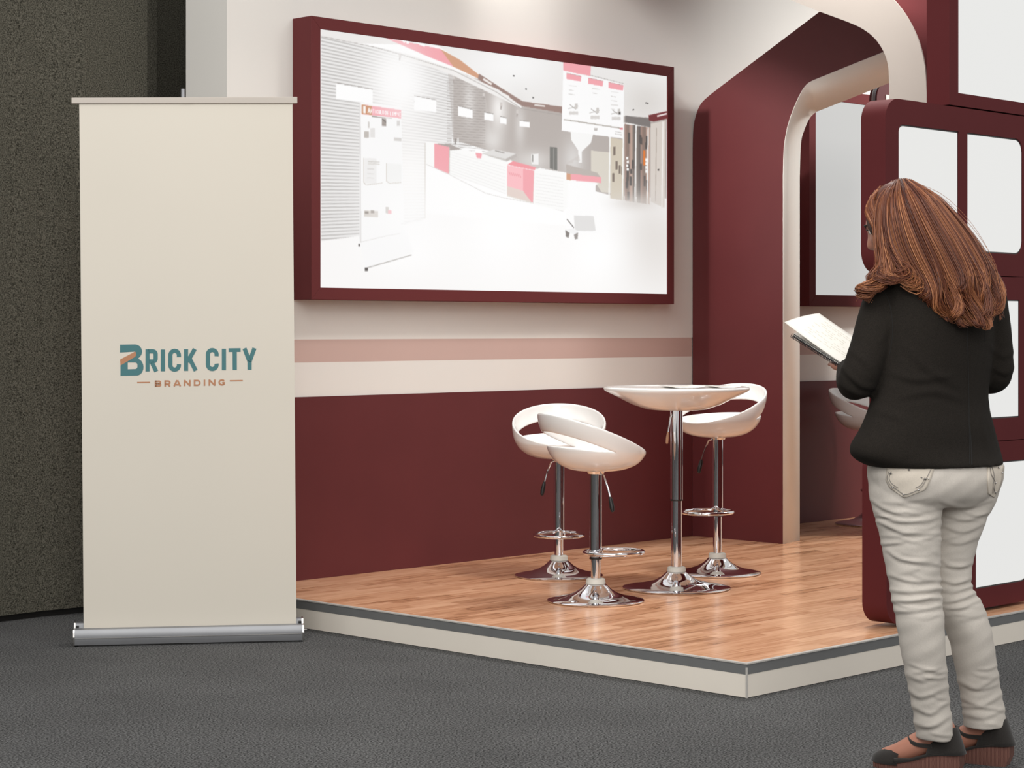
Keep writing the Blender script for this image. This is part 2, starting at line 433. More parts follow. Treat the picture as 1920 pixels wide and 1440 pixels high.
# slatted wall
sl_poly = [(602,67),(760,100),(850,130),(935,165),(960,200),(960,262),(860,278),(800,266),(797,412),(676,442),(602,452)]
r, c = inside(sl_poly)
u, v = U[r, c], V[r, c]
t = (v-67)/385
for _ in range(5): t = (v-(.235-.30*t)*(u-602)*(1+.0004*(u-602))-67)/385
ph = (t*58) % 1
line_ = np.clip(1-np.abs(ph-.5)/.30, 0, 1)
g0 = np.exp(-(((u-748)/60)**2+((v-150)/75)**2)); g1 = np.exp(-(((u-770)/90)**2+((v-330)/110)**2)); g2 = np.exp(-(((u-860)/26)**2+((v-150)/30)**2))
base = np.stack([232+16*np.clip(g0+g1, 0, 1)]*3, -1)+np.array((0,-1,-2))
dark = (62*line_*np.clip(1-.92*g0-.95*g1-.3*g2, 0.05, 1))[:, None]*np.array((1, 1.03, 1.05))
IMG[r, c] = np.clip(base-dark, 0, 255)
# grey back wall with light cones
fill([(850,140),(900,150),(975,195),(1060,212),(1250,222),(1250,372),(1144,366),(1010,330),(940,290),(850,262)], (178,170,165))
fill([(840,135),(905,150),(925,270),(850,264)], (190,184,180), .6)
glow(935, 205, 16, 40, (246,244,242), .9); glow(925, 262, 18, 26, (225,222,219), .8); glow(1000, 300, 30, 18, (222,219,216), .7); glow(880, 190, 10, 40, (240,238,236), .6)
glow(975, 235, 10, 40, (214,210,207), .8); glow(1075, 300, 20, 40, (220,218,216), .8)
for yy in range(150, 300, 5): stroke([(838, yy), (910, yy+4)], 1.2, (140,132,128), .5)
# tall cupboards right
fill([(1144,258),(1170,262),(1170,376),(1144,372)], (206,196,178)); fill([(1108,282),(1146,286),(1146,362),(1128,360),(1108,330)], (214,208,196))
for k, (x0, x1) in enumerate(((1171,1192),(1194,1218))):
    for j in range(7):
        xa = x0+(x1-x0)*j/7; xb = x0+(x1-x0)*(j+1)/7
        fill([(xa, 231+(xa-1171)*.15), (xb, 231+(xb-1171)*.15), (xb, 376+(xb-1171)*.16), (xa, 376+(xa-1171)*.16)], [(158,132,122),(120,112,106),(176,150,138),(138,118,108),(104,98,94),(186,160,146),(132,116,108)][(j*3+k) % 7])
    random.seed(k+3)
    for j in range(9):
        xx = random.uniform(x0+2, x1-5); yy = random.uniform(245, 360); fill(rect(xx, yy, xx+4, yy+random.uniform(8, 22), .15), (84,80,78))
for xx, yy in ((1150,275),(1154,302),(1160,310),(1148,325),(1165,312)): fill(rect(xx, yy, xx+4, yy+16), (120,108,98))
for x0 in (1144,1169,1192.5,1215.5): stroke([(x0, 231+(x0-1171)*.15), (x0-2, 376+(x0-1171)*.2)], 2.2, (246,246,244))
stroke([(1170,231),(1218,238)], 2, (246,246,244)); fill([(1172,217),(1218,222),(1222,240),(1172,229)], (112,108,106), .85)
for i in range(4): fill(rect(1174+i % 2, 294+i*7, 1178+i % 2, 299+i*7), (246,246,244)); fill(rect(1210, 297+i*7, 1214, 303+i*7), (246,246,244))
fill(rect(1206,282,1210,310), (220,120,50))
fill([(1216,216),(1252,208),(1252,222),(1226,228),(1217,226)], (112,44,48)); stroke([(1232,218),(1251,213)], 3, (238,230,228))
fill([(1220,232),(1248,226),(1246,390),(1220,378)], (214,206,198)); stroke([(1243,228),(1241,390)], 2.5, (238,234,230)); stroke([(1231,240),(1229,378)], 1.2, (170,160,150)); fill(rect(1233,317,1236,320), (60,58,56))
# fascia sign running along the ceiling
fill([(722,71),(760,78),(826,92),(850,125),(800,105)], (240,164,172)); fill([(826,92),(862,112),(898,140),(896,147),(850,125)], (208,156,124))
fill([(898,138),(940,165),(980,190),(1054,200),(1054,212),(980,199),(935,175),(896,148)], (150,124,116))
stroke([(906,148),(922,158)], 4, (236,230,226)); stroke([(944,176),(955,182)], 3.4, (236,230,226)); stroke([(1002,197),(1022,199)], 2.6, (226,220,216))
stroke([(753,73),(758,80),(762,74)], 2.2, (250,250,250)); fill(rect(762,77,767,82), (250,250,250)); fill([(780,79),(797,83),(796,88),(786,84)], (250,250,250))
fill([(760,100),(850,130),(935,168),(978,199),(978,204),(930,180),(846,140),(755,108)], (238,236,234)); stroke([(602,68),(700,88),(765,106),(850,132),(930,172),(978,204),(1054,216)], 1.2, (160,154,150), .8)
for xx, yy in ((750,100),(851,142),(907,174),(940,192),(970,206)): stroke([(xx, yy), (xx, yy+7)], 4, (206,200,196)); stroke([(xx, yy+7), (xx-1, yy+13)], 2.4, (170,162,158))
for xx, yy in ((962,141),(985,166),(998,182),(1186,205),(1210,192),(1213,193)): fill(rect(xx, yy, xx+3, yy+2), (70,68,68))
# white price plates on the wall
for q in ([(630,156),(699,168),(699,194),(630,186)], [(777,180),(818,188),(818,211),(776,206)], [(859,199),(886,206),(886,222),(859,217)], [(938,219),(950,222),(950,233),(938,231)], [(974,226),(993,229),(993,239),(974,237)], [(908,211),(925,214),(925,227),(908,224)]):
    fill([(a, b-1.3) for a, b in q], (150,144,140)); fill(q, (250,250,250))
# hanging information board
fill([(1056,117),(1108,124),(1107,142),(1056,134)], (240,164,172))
fill([(1056,118+14),(1170,158),(1169,260),(1053,245)], (249,249,249)); stroke([(1107,141),(1170,157)], .9, (170,166,162))
for x0, y0 in ((1062,137),(1103,146),(1141,154)): fill([(x0, y0), (x0+28, y0+6), (x0+27, y0+16), (x0, y0+11)], (240,164,172)); stroke([(x0, y0), (x0+28, y0+6)], .8, (176,150,148))
for x0, y0, n in ((1066,160,3),(1110,166,2),(1145,172,5)):
    for i in range(n): stroke([(x0, y0+i*8), (x0+15-(i*5) % 7, y0+i*8+2)], 1.1, (196,192,188), .8)
for x0, y0 in ((1064,196),(1104,204),(1144,206)):
    stroke([(x0+4, y0), (x0+16, y0+9)], 1.3, (170,166,162)); stroke([(x0+1, y0+8), (x0+20, y0+3)], 1.2, (186,182,178)); fill(rect(x0+3, y0+13, x0+20, y0+19), (214,211,208)); fill(rect(x0+14, y0-2, x0+19, y0+8), (204,200,196))
fill(rect(1160,210,1164,215), (90,88,86)); stroke([(1057,224),(1168,241)], 2.2, (176,170,162)); fill(rect(1162,240,1168,243), (224,120,130)); fill(rect(1114,240,1120,245), (190,186,182))
stroke([(1153,247),(1166,249)], 1, (180,176,172)); stroke([(1153,251),(1166,253)], 1, (180,176,172))
fill([(1070,247),(1112,252),(1108,268),(1091,284),(1091,305),(1085,305),(1084,282),(1071,262)], (244,244,243))
glow(1230, 480, 70, 80, (236,233,230), .8)
glow(1215, 440, 60, 70, (224,220,216), .8); glow(1190, 380, 40, 14, (206,200,194), .7); glow(1120, 470, 62, 70, (251,251,251), 1); glow(940, 430, 90, 90, (251,251,251), 1); glow(760, 470, 80, 50, (251,251,251), .9)
# counter
fill([(799,266),(830,268),(860,276),(950,304),(960,312),(1056,322),(1122,344),(1056,395),(1000,381),(850,330),(799,308)], (247,247,246))
for i in range(9): stroke([(842, 284+i*5), (948, 314+i*6.2)], .8, (232,231,230)); stroke([(1004, 322+i*6.4), (1058, 330+i*6.4)], .8, (232,231,230))
stroke([(799,308),(842,327),(910,362),(945,371),(1000,381),(1056,396)], 1, (214,211,208))
fill([(813,269),(842,270),(866,280),(842,282)], (168,160,156)); fill([(814,269),(843,276),(842,326),(814,314)], (240,164,172)); stroke([(843,277),(842,326)], 1.4, (196,190,182))
fill([(905,288),(926,280),(968,288),(948,298)], (222,220,218)); fill([(948,298),(968,288),(969,294),(950,303)], (186,180,176)); fill([(905,288),(948,298),(950,303),(920,294)], (200,196,192)); stroke([(928,282),(946,287)], 1.6, (150,144,140))
fill([(891,285),(904,287),(902,297),(894,296)], (240,164,172)); fill([(891,281),(904,282),(904,288),(891,286)], (252,252,252)); stroke([(848,259),(848,270)], 2.4, (240,240,240)); stroke([(859,259),(859,271)], 2.4, (240,240,240)); stroke([(853.5,260),(853.5,271)], 2, (130,124,120))
fill([(951,309),(962,302),(1006,314),(1002,319)], (238,150,158)); fill([(951,310),(1002,320),(1000,380),(981,375),(951,366)], (240,164,172)); fill([(951,310),(981,316),(981,360),(951,350)], (247,188,194)); fill([(951,349),(981,358),(998,381),(951,368)], (222,216,206), .85)
for i in range(6): stroke([(954+i*4, 322+i), (957+i*4, 328+i)], 1.2, (224,132,142), .7)
stroke([(1002,321),(1000,381)], 1.5, (226,220,214)); fill([(1002,319),(1012,315),(1060,324),(1058,396),(1000,383)], (247,247,246)); 
for i in range(10): stroke([(1004, 326+i*6), (1056, 334+i*6)], .8, (230,229,228))
fill([(996,289),(1010,288),(1010,309),(997,308)], (238,237,236)); stroke([(999,290),(999,304)], 1.4, (120,116,112)); fill([(1031,275),(1045,277),(1045,320),(1031,316)], (112,112,108)); stroke([(1038,278),(1038,318)], 1, (160,158,154)); fill([(1086,240+51),(1088,303),(1076,300),(1074,306),(1062,306)], (200,194,190), .6)
fill([(1061,308),(1120,324),(1127,334),(1062,326)], (184,176,170)); fill([(1062,325),(1127,332),(1127,343),(1062,337)], (240,164,172)); fill([(1062,325),(1070,326),(1070,338),(1062,337)], (208,156,124))
fill([(1066,338),(1117,344),(1117,364),(1132,400),(1142,440),(1060,440)], (249,249,249)); fill([(1076,404),(1113,405),(1117,433),(1078,433)], (222,221,220))
stroke([(1063,411),(1076,427)], 1.5, (90,84,80)); fill([(1060,431),(1074,428),(1084,433),(1083,440),(1062,436)], (240,240,240)); fill([(1060,431),(1068,437),(1066,446),(1061,444)], (128,122,118)); fill([(1076,440),(1084,436),(1083,448),(1078,449)], (150,144,140))
# free-standing display panel
fill([(674,192),(752,200),(758,425),(775,473),(686,503),(674,455)], (246,246,246)); stroke([(675,192),(676,455)], 2.6, (222,220,219))
fill([(678,196),(752,206),(752,222),(678,214)], (240,164,172)); fill([(678,196),(697,199),(697,216),(678,213)], (200,140,104)); fill(rect(681,199,686,212,.1), (248,244,240)); fill([(697,217),(752,224),(740,223),(697,219)], (150,144,138))
LT = {'A': [[(0,1),(.5,0),(1,1)],[(.25,.6),(.75,.6)]], 'R': [[(0,1),(0,0),(.8,.1),(.8,.45),(0,.5)],[(.4,.5),(.9,1)]], 'T': [[(0,0),(1,0)],[(.5,0),(.5,1)]], 'I': [[(.5,0),(.5,1)]], 'C': [[(1,.1),(.2,.1),(0,.5),(.2,.9),(1,.9)]],
      'U': [[(0,0),(0,.9),(.9,.9),(.9,0)]], 'L': [[(0,0),(0,1),(.9,1)]], 'O': [[(0,.1),(.9,.1),(.9,.9),(0,.9),(0,.1)]], 'S': [[(.9,.1),(.1,.1),(.1,.5),(.9,.5),(.9,.9),(.1,.9)]], 'D': [[(0,0),(0,1),(.7,.9),(.9,.5),(.7,.1),(0,0)]], 'E': [[(.9,0),(0,0),(0,1),(.9,1)],[(0,.5),(.7,.5)]], 'M': [[(0,1),(0,0),(.5,.6),(1,0),(1,1)]], 'P': [[(0,1),(0,0),(.9,.1),(.9,.5),(0,.55)]], 'N': [[(0,1),(0,0),(.9,1),(.9,0)]]}
def word(txt, x, y, w, h, sl, lw, col):
    for ch in txt:
        if ch != ' ':
            for ln in LT[ch]: stroke([(x+a*w*.75, y+b*h+sl*(x+a*w-690)) for a, b in ln], lw, col)
        x += w
word('A', 690, 202, 5, 10, .12, 1.4, (252,252,252)); word('RTICULO', 695.5, 204, 3.6, 7, .12, 1.1, (252,252,252)); word('DE', 722.5, 204, 3.6, 7, .12, 1.1, (252,252,252)); word('LIMPIE', 732, 204, 3.4, 7, .12, 1.0, (252,252,252))
for x0, y0, w_, h_, cc in ((690,228,3,12,(206,202,198)),(716,222,8,14,(150,140,134)),(744,226,6,10,(208,205,202)),(683,246,9,12,(190,184,178)),(694,240,9,18,(226,224,222)),(739,258,14,6,(212,209,206)),
    (684,296,22,48,(236,235,234)),(690,302,22,1.6,(200,196,190)),(690,306,22,1.6,(210,206,200)),(689,316,12,1.2,(206,203,200)),(689,325,12,1.2,(206,203,200)),(689,333,12,1.2,(206,203,200)),(726,306,27,38,(240,240,239)),(683,394,26,12,(214,208,202)),(684,396,7,5,(150,142,136)),(695,394,7,6,(160,152,146)),(723,388,6,12,(190,184,178)),(728,394,6,7,(238,150,158))):
    fill(rect(x0, y0, x0+w_, y0+h_, .06), cc)
stroke([(682,296),(682,342),(686,347),(718,343)], 1, (196,188,178)); stroke([(725,306),(725,340),(731,344),(752,342)], 1, (200,192,182)); stroke([(716,222),(724,230)], 1.2, (80,74,70))
stroke([(676,454),(726,442),(750,438)], 1.2, (224,222,220)); stroke([(686,503),(772,478)], 1.8, (176,172,168)); fill(rect(684,502,690,508), (84,80,78)); fill(rect(672,457,675,462), (84,80,78)); stroke([(752,420),(797,408)], 1, (214,211,208)); stroke([(797,268),(797,410)], 1.2, (206,200,192), .7)
glow(748, 150, 42, 62, (249,249,249), .85); glow(770, 400, 60, 60, (250,250,250), .8)
for _ in range(2):
    IMG[1:-1, 1:-1] = (IMG[1:-1, 1:-1]*4+IMG[:-2, 1:-1]+IMG[2:, 1:-1]+IMG[1:-1, :-2]+IMG[1:-1, 2:])/8
IMG = np.clip(IMG, 0, 255)
IMG = IMG.reshape(NZ, SSA, NX, SSA, 3).mean((1, 3))/255.0
IMGL = np.where(IMG <= .04045, IMG/12.92, ((IMG+.055)/1.055)**2.4)
me = bpy.data.meshes.new('picture')
vx = np.linspace(PX0, PX1, NX+1)-tcx; vz = np.linspace(PZ0, PZ1, NZ+1)-TZ0
VX, VZ = np.meshgrid(vx, vz)
co = np.stack([VX, np.full(VX.shape, PY), VZ], -1).reshape(-1, 3)
idx = np.arange((NX+1)*(NZ+1)).reshape(NZ+1, NX+1)
quads = np.stack([idx[:-1, :-1], idx[:-1, 1:], idx[1:, 1:], idx[1:, :-1]], -1).reshape(-1, 4)
me.vertices.add(len(co)); me.vertices.foreach_set('co', co.reshape(-1))
me.loops.add(quads.size); me.loops.foreach_set('vertex_index', quads.reshape(-1))
me.polygons.add(len(quads)); me.polygons.foreach_set('loop_start', np.arange(0, quads.size, 4))
me.update(); me.validate()
ca = me.color_attributes.new('print', 'FLOAT_COLOR', 'CORNER')
cc = np.concatenate([IMGL.reshape(-1, 3), np.ones((NX*NZ, 1))], 1)
ca.data.foreach_set('color', np.repeat(cc, 4, axis=0).reshape(-1))
pm = bpy.data.materials.new('backlit_print'); pm.use_nodes = True; nt = pm.node_tree; b = nt.nodes['Principled BSDF']
at = nt.nodes.new('ShaderNodeVertexColor'); at.layer_name = 'print'
b.inputs['Base Color'].default_value = (.05, .05, .05, 1); b.inputs['Roughness'].default_value = .35
nt.links.new(at.outputs['Color'], b.inputs['Emission Color']); b.inputs['Emission Strength'].default_value = .97
po = link('picture', me, pm, tv)
# second light box in the next bay
t2, c2 = light_frame(4.168, 6.728, TZ0, TZ1, .066, 'maroon framed blank backlit panel on the wall seen through the arch')
obj('diffuser', MB().box(4.234-c2, 6.662-c2, TY+.006, TY+.012, .066, TZ1-TZ0-.066), LIT_BLUE, t2)

# ------------------------------------------------------------------ light towers on the right
def rrect(x0, x1, z0, z1, r, n=6, corners=(1,1,1,1)):
    out = []
    for (cx, cz, a), k in zip(((x0+r, z0+r, PI), (x1-r, z0+r, 1.5*PI), (x1-r, z1-r, 0), (x0+r, z1-r, PI/2)), corners):
        if k: out += arc((cx, cz), r, a, a+PI/2, n)
        else: out.append((x0 if cx < (x0+x1)/2 else x1, z0 if cz < (z0+z1)/2 else z1))
    return out
YT = -2.8
def wx(px): return on_y(px, 615, YT).x
def wz(px, py): return on_y(px, py, YT).z
A0, A1, B0, B1 = wx(1685), wx(1798), wx(1814), wx(1918)
zr1t, zr1b = wz(1690, 233), wz(1870, 475); zr2t, zr2b = wz(1900, 562), wz(1900, 783); zr3t, zr3b = wz(1880, 865), wz(1830, 1105)
TL, TR, TB, TTOP = wx(1660), wx(1918)+.075, .136, 2.166
zj1, zj2 = wz(1900, 519), wz(1900, 825)              # joints between the stacked boxes
def display_box(label, x0, z0, z1, radii, wins, feet):
    t = thing('display_box', label, 'light box', (x0, YT, z0))
    off = lambda P_: [(a-x0, b-z0) for a, b in P_]
    out = []
    for (cx, cz, an), r in zip(((x0, z0, PI), (TR, z0, 1.5*PI), (TR, z1, 0), (x0, z1, PI/2)), radii):
        out += arc((cx+(r if cx == x0 else -r), cz+(r if cz == z0 else -r)), r, an, an+PI/2, 8)
    body = off(out)
    obj('frame', MB().prism(body, 0, .106, xz, [off(w) for w in wins]), MAROON_SATIN, t, smooth=True, angle=30)
    obj('back_panel', MB().prism(body, .106, .112, xz), MAROON_SATIN, t, smooth=True, angle=30)
    for w in wins:
        ww = off(w); xs = [a for a, _ in ww]; zs = [b for _, b in ww]; cx_, cz_ = (min(xs)+max(xs))/2, (min(zs)+max(zs))/2
        gk = [(cx_+(a-cx_)*(1-.012/(max(xs)-min(xs))), cz_+(b-cz_)*(1-.012/(max(zs)-min(zs)))) for a, b in ww]
        obj('gasket', MB().prism(ww, .006, .02, xz, [gk]), DARKEDGE, t)
        obj('diffuser', MB().prism(gk, .004, .02, xz), LIT, t)
    for xx in feet: obj('foot', MB().box(xx-.05, xx+.05, .05, .10, z0*0-(TB-H0) if z0 == TB else -.003, .002), BLACKP, t)
    return t
TL, TR, TB, TTOP = wx(1660), wx(1918)+.075, .136, 2.166
xm = wx(1700)
display_box('rounded maroon display box with two lit panes behind the head of the woman', TL, zj1+.0015, TTOP, (.085,.06,.06,.085), [rrect(A0, A1, zr1b, zr1t, .03, 5, (1,0,0,1)), rrect(B0, B1, zr1b, zr1t, .05, 5, (0,1,1,0))], ())
display_box('middle maroon display box of the stack, mostly hidden behind the black jacket', xm, zj2+.0015, zj1-.0015, (.02,.02,.02,.02), [rrect(wx(1722), wx(1800), zr2b, zr2t, .03, 5, (0,0,0,0)), rrect(wx(1816), wx(1912), zr2b, zr2t, .03, 5, (0,0,0,0))], ())
display_box('lowest maroon display box with tall lit panes standing on the deck edge', TL+.008, TB, zj2-.0015, (.085,.03,.03,.085), [rrect(A0, wx(1818), zr3b, zr3t, .03, 5, (1,0,0,0)), rrect(wx(1830), TR-.035, zr3b, zr3t, .04, 5, (0,1,0,0))], (.26, .85))
UL = wx(1780); UX0 = wx(1797)
tu = thing('display_box', 'topmost maroon display box with one large lit pane above the rounded one', 'light box', (UL, YT, TTOP))
ub = [(0,0.006),(1.1,0.006),(1.1,1.3),(0,1.3)]; uz = wz(1795, 174)-TTOP
uw = [(UX0-UL, uz), (UX0-UL+.92, uz), (UX0-UL+.92, 1.2), (UX0-UL, 1.2)]
obj('frame', MB().prism(ub, 0, .1, xz, [uw]), MAROON_SATIN, tu)
obj('back_panel', MB().prism(ub, .1, .105, xz), MAROON_SATIN, tu)
obj('diffuser', MB().prism(uw, .008, .025, xz), LIT, tu)
obj('foot', MB().box(.05, .3, .03, .09, 0, .0065), BLACKP, tu); obj('foot', MB().box(.6, .64, .03, .09, 0, .0065), BLACKP, tu)
# rounded sign panel standing further back in the next bay
pB = on_y(1644, 200, -.75)
sg = thing('sign_panel', 'small rounded maroon panel with pale edging seen far back through the arch', 'sign', (pB.x, -.75, H0))
SH = 2.655-H0
sp = [(0,0)]+[(.9,0)]+[(.9,SH)]+arc((.10, SH-.10), .10, PI/2, PI, 8)
sp = [(a, b) for a, b in sp]
obj('panel', MB().prism(sp, 0, .05, xz), MAROON, sg)
obj('edging', MB().tube([(0,.02,0)]+[(a, .02, b) for a, b in reversed(arc((.10, SH-.10), .10, PI/2, PI, 8))]+[(.9,.02,SH)], .012, 6), ALU_MATT, sg, smooth=True)
obj('inset', MB().prism([(.085,.3),(.85,.3),(.85,SH-.07),(.085,SH-.07)], -.004, 0, xz), CREAM_TRIM, sg)

# ------------------------------------------------------------------ roll-up banner
bl, br_ = on_z(137, 1213.5, 0), on_z(570, 1203.5, 0)
bc = (bl+br_)/2; bdir = (br_-bl); BW = bdir.length; brz = math.atan2(bdir.y, bdir.x)
ban = thing('rollup_banner', 'tall cream roll-up banner stand with teal and tan printed lettering beside the booth', 'banner', (bc.x, bc.y, 0), brz)
Mb = Matrix.Translation((bc.x, bc.y, 0)) @ Matrix.Rotation(brz, 4, 'Z'); Mbi = Mb.inverted()
def on_ban(px, py, yl=.05):
    c = Mbi @ CAM; d = (Mbi.to_3x3() @ ray(px, py)); t = (yl-c.y)/d.y; q = c+d*t
    return q.x, q.z
hw = BW/2
prof = [(0.004,.006),(0.0,.02),(-.003,.04),(0,.058),(.006,.068),(.03,.071),(.034,.064),(.062,.064),(.066,.086),(.096,.088),(.104,.08),(.108,.03),(.104,.006)]
def casing(x0, x1, mb, grow=0):
    n = len(prof)
    cy = sum(p[0] for p in prof)/n; cz = sum(p[1] for p in prof)/n
    q = [((p[0]-cy)*(1+grow)+cy, (p[1]-cz)*(1+grow)+cz) for p in prof]
    return mb.prism(q, x0, x1, lambda a, b, d: (d, a, b))
obj('cassette', casing(-hw+.006, hw-.006, MB()), ALU_MATT, ban, smooth=True, angle=50)
obj('groove', MB().tube([(-hw+.006, -.003, .034), (hw-.006, -.003, .034)], .0016, 6), ALU, ban)
obj('end_cap', casing(-hw, -hw+.006, MB(), .05), ALU, ban); obj('end_cap', casing(hw-.006, hw, MB(), .05), ALU, ban)
obj('slot_block', MB().box(-hw+.008, -hw+.02, .036, .06, .06, .078), BLACKP, ban); obj('slot_block', MB().box(hw-.02, hw-.008, .036, .06, .06, .078), BLACKP, ban)
for s in (-1, 1): obj('foot', MB().box(s*hw*.8-.03, s*hw*.8+.03, .01, .1, 0, .0065), BLACKP, ban)
obj('foot_bar', MB().box(-hw+.02, hw-.02, .012, .09, 0.0005, .0065), BLACKP, ban)
obj('pin', MB().tube([(hw, .004, .05), (hw+.012, .004, .05)], .003, 6), ALU, ban)
b0, b1 = on_ban(157, 1180), on_ban(556, 1172); t0, t1 = on_ban(148.5, 190), on_ban(548, 190)
sh = MB(); NI, NJ = 24, 40; vs = []
for j in range(NJ+1):
    t = j/NJ
    for i in range(NI+1):
        s = i/NI
        x = (b0[0]*(1-s)+b1[0]*s)*(1-t)+(t0[0]*(1-s)+t1[0]*s)*t
        z = .06*(1-t)+(t0[1]*(1-s)+t1[1]*s)*t
        yv = .050+.003*math.sin(s*PI*2.2+.6)*math.sin(PI*t)+.0025*math.exp(-((s-.49)/.02)**2)*t
        vs.append((x, yv, z))
fs = [(j*(NI+1)+i, j*(NI+1)+i+1, (j+1)*(NI+1)+i+1, (j+1)*(NI+1)+i) for j in range(NJ) for i in range(NI)]
o = obj('banner_sheet', sh.add(vs, fs), SHEET, ban, smooth=True)
sheet_obj = o
r0, r1, r2, r3 = on_ban(134, 183, .04), on_ban(557.5, 181.5, .04), on_ban(557.5, 193.5, .04), on_ban(134, 194, .04)
obj('top_rail', MB().prism([r0, r1, r2, r3], .040, .060, lambda a, b, d: (a, d, b)), RAIL, ban, bevel=.002)
px_, pz_ = on_ban(343, 167, .075)
obj('support_pole', MB().tube([(px_, .08, .07), (px_, .078, 1.1), (px_, .072, pz_)], .0085, 12), ALU_MATT, ban, smooth=True)
obj('pole_hook', MB().box(px_-.012, px_+.012, .058, .084, r0[1]-.03, r0[1]-.004), BLACKP, ban)

def ribbon(pts, w):
    """flat strip of constant width about a polyline, mitred"""
    n = len(pts); L = []; R_ = []
    for i, p in enumerate(pts):
        def nrm(a, b):
            d = (b[0]-a[0], b[1]-a[1]); l = math.hypot(*d) or 1; return (-d[1]/l, d[0]/l)
        n0 = nrm(pts[max(i-1, 0)], pts[max(i-1, 0)+1]); n1 = nrm(pts[min(i, n-2)], pts[min(i, n-2)+1])
        mx, my = n0[0]+n1[0], n0[1]+n1[1]; l = math.hypot(mx, my); mx /= l; my /= l
        k = min(1/max(mx*n1[0]+my*n1[1], .35), 2)*w/2
        L.append((p[0]+mx*k, p[1]+my*k)); R_.append((p[0]-mx*k, p[1]-my*k))
    return [[L[i], L[i+1], R_[i+1], R_[i]] for i in range(n-1)]
def earc(cx, cy, rx, ry, a0, a1, n=8):
    return [(cx+rx*math.cos(math.radians(a0+(a1-a0)*i/n)), cy+ry*math.sin(math.radians(a0+(a1-a0)*i/n))) for i in range(n+1)]
def sheet_y(x, z):
    s = (x-(b0[0]+(t0[0]-b0[0])*z/t0[1]))/(b1[0]-b0[0]); t = (z-.06)/(t0[1]-.06)
    return .050+.003*math.sin(s*PI*2.2+.6)*math.sin(PI*t)+.0025*math.exp(-((s-.49)/.02)**2)*t
def logo_part(name, polys, material, parent):
    mb = MB()
    for entry in polys:
        outer, holes = (entry, ()) if not isinstance(entry, tuple) else entry
        cv = lambda P_: [on_ban(200+a/6, 620+b/6) for a, b in P_]
        def to3(a, b, d): return (a, sheet_y(a, b)-d, b)
        # cut long strips so that they follow the sheet
        mb.prism(cv(outer), .0004, .0010, to3, [cv(h) for h in holes])
    return obj(name, mb, material, parent)
Bout = [(150,158)]+[(318,155)]+earc(318,235,80,80,-90,40,10)+[(355,312)]+earc(340,410,74,94,-62,90,10)+[(155,508),(155,392),(310,300),(326,287),(332,268),(330,248),(320,235),(150,246)]
Bhole = [(237,357)]+earc(318,384,28,27,-90,0,5)+earc(318,405,28,27,0,90,5)+[(237,434)]
logo_part('letter', [(Bout, (Bhole,))], TEAL, sheet_obj)
logo_part('logo_bar', [[(150,325),(320,235),(330,248),(332,268),(326,287),(310,300),(155,392)]], ORANGE, sheet_obj)
W = 47
def shear(P_, x0, dy): return [(a, b+dy) for a, b in P_]
glyphs = {
 'R': [[(460,210),(460,459)], [(460,232)]+earc(518,264,33,32,-90,0,6)+earc(518,314,33,32,0,90,6)+[(460,346)], [(505,352),(559,459)]],
 'I': [[(633,212),(633,457)]],
 'C': [[(813,296)]+earc(765,276,48,50,0,-180,12)+earc(765,388,48,50,180,0,12)+[(813,377)]],
 'K': [[(893,209),(893,453)], [(992,206),(908,352)], [(932,310),(1002,450)]],
 'C2': [[(1236,287)]+earc(1188,268,49,50,0,-180,12)+earc(1188,381,49,50,180,0,12)+[(1236,370)]],
 'I2': [[(1319,203),(1319,444)]],
 'T': [[(1372,219),(1507,217)], [(1440,219),(1441,442)]],
 'Y': [[(1550,198),(1607,348)], [(1663,196),(1607,348)], [(1607,335),(1607,439)]]}
for g, lines in glyphs.items():
    P_ = []
    for ln in lines: P_ += ribbon(ln, W if not (g == 'T' and ln[0][0] == 1372) else 42)
    logo_part('letter', P_, TEAL, sheet_obj)
def sm(x0, x1, kind):
    y0 = 560-(x0-541)*.0185; y1 = y0+70; h = 9; w_ = 18
    xa, xb = x0+h, x1-h; ym = (y0+y1)/2
    d = {'B': [[(xa,y0),(xa,y1)], [(xa,y0+h)]+earc(xb-14,y0+22,12,13,-90,90,6)+[(xa,ym)], [(xa,ym)]+earc(xb-14,ym+13,14,13,-90,90,6)+[(xa,y1-h)]],
         'R': [[(xa,y0),(xa,y1)], [(xa,y0+h)]+earc(xb-18,y0+26,17,17,-90,90,6)+[(xa,y0+43)], [(xb-22,y0+43),(xb,y1)]],
         'A': [[(xa-4,y1),((xa+xb)/2-3,y0)], [((xa+xb)/2+3,y0),(xb+4,y1)], [(xa+10,y1-19),(xb-10,y1-19)]],
         'N': [[(xa,y1),(xa,y0)], [(xa,y0+4),(xb,y1-4)], [(xb,y1),(xb,y0)]],
         'D': [[(xa,y0),(xa,y1)], [(xa,y0+h)]+earc(xb-26,ym,28,26,-90,90,8)+[(xa,y1-h)]],
         'I': [[((x0+x1)/2,y0),((x0+x1)/2,y1)]],
         'G': [[p for p in earc((xa+xb)/2+2,ym,31,27,-40,-320,14)], [((xa+xb)/2+26,y1-12),((xa+xb)/2+26,ym+3),((xa+xb)/2+4,ym+3)]]}[kind]
    P_ = []
    for ln in d: P_ += ribbon(ln, w_)
    logo_part('small_letter', P_, ORANGE, sheet_obj)
for x0, x1, k in ((541,615,'B'),(650,720,'R'),(754,834,'A'),(868,945,'N'),(980,1056,'D'),(1090,1110,'I'),(1146,1224,'N'),(1254,1336,'G')): sm(x0, x1, k)
logo_part('dash', ribbon([(343,583),(415,582),(488,581)], 14), ORANGE, sheet_obj); logo_part('dash', ribbon([(1385,563),(1458,562),(1531,561)], 14), ORANGE, sheet_obj)

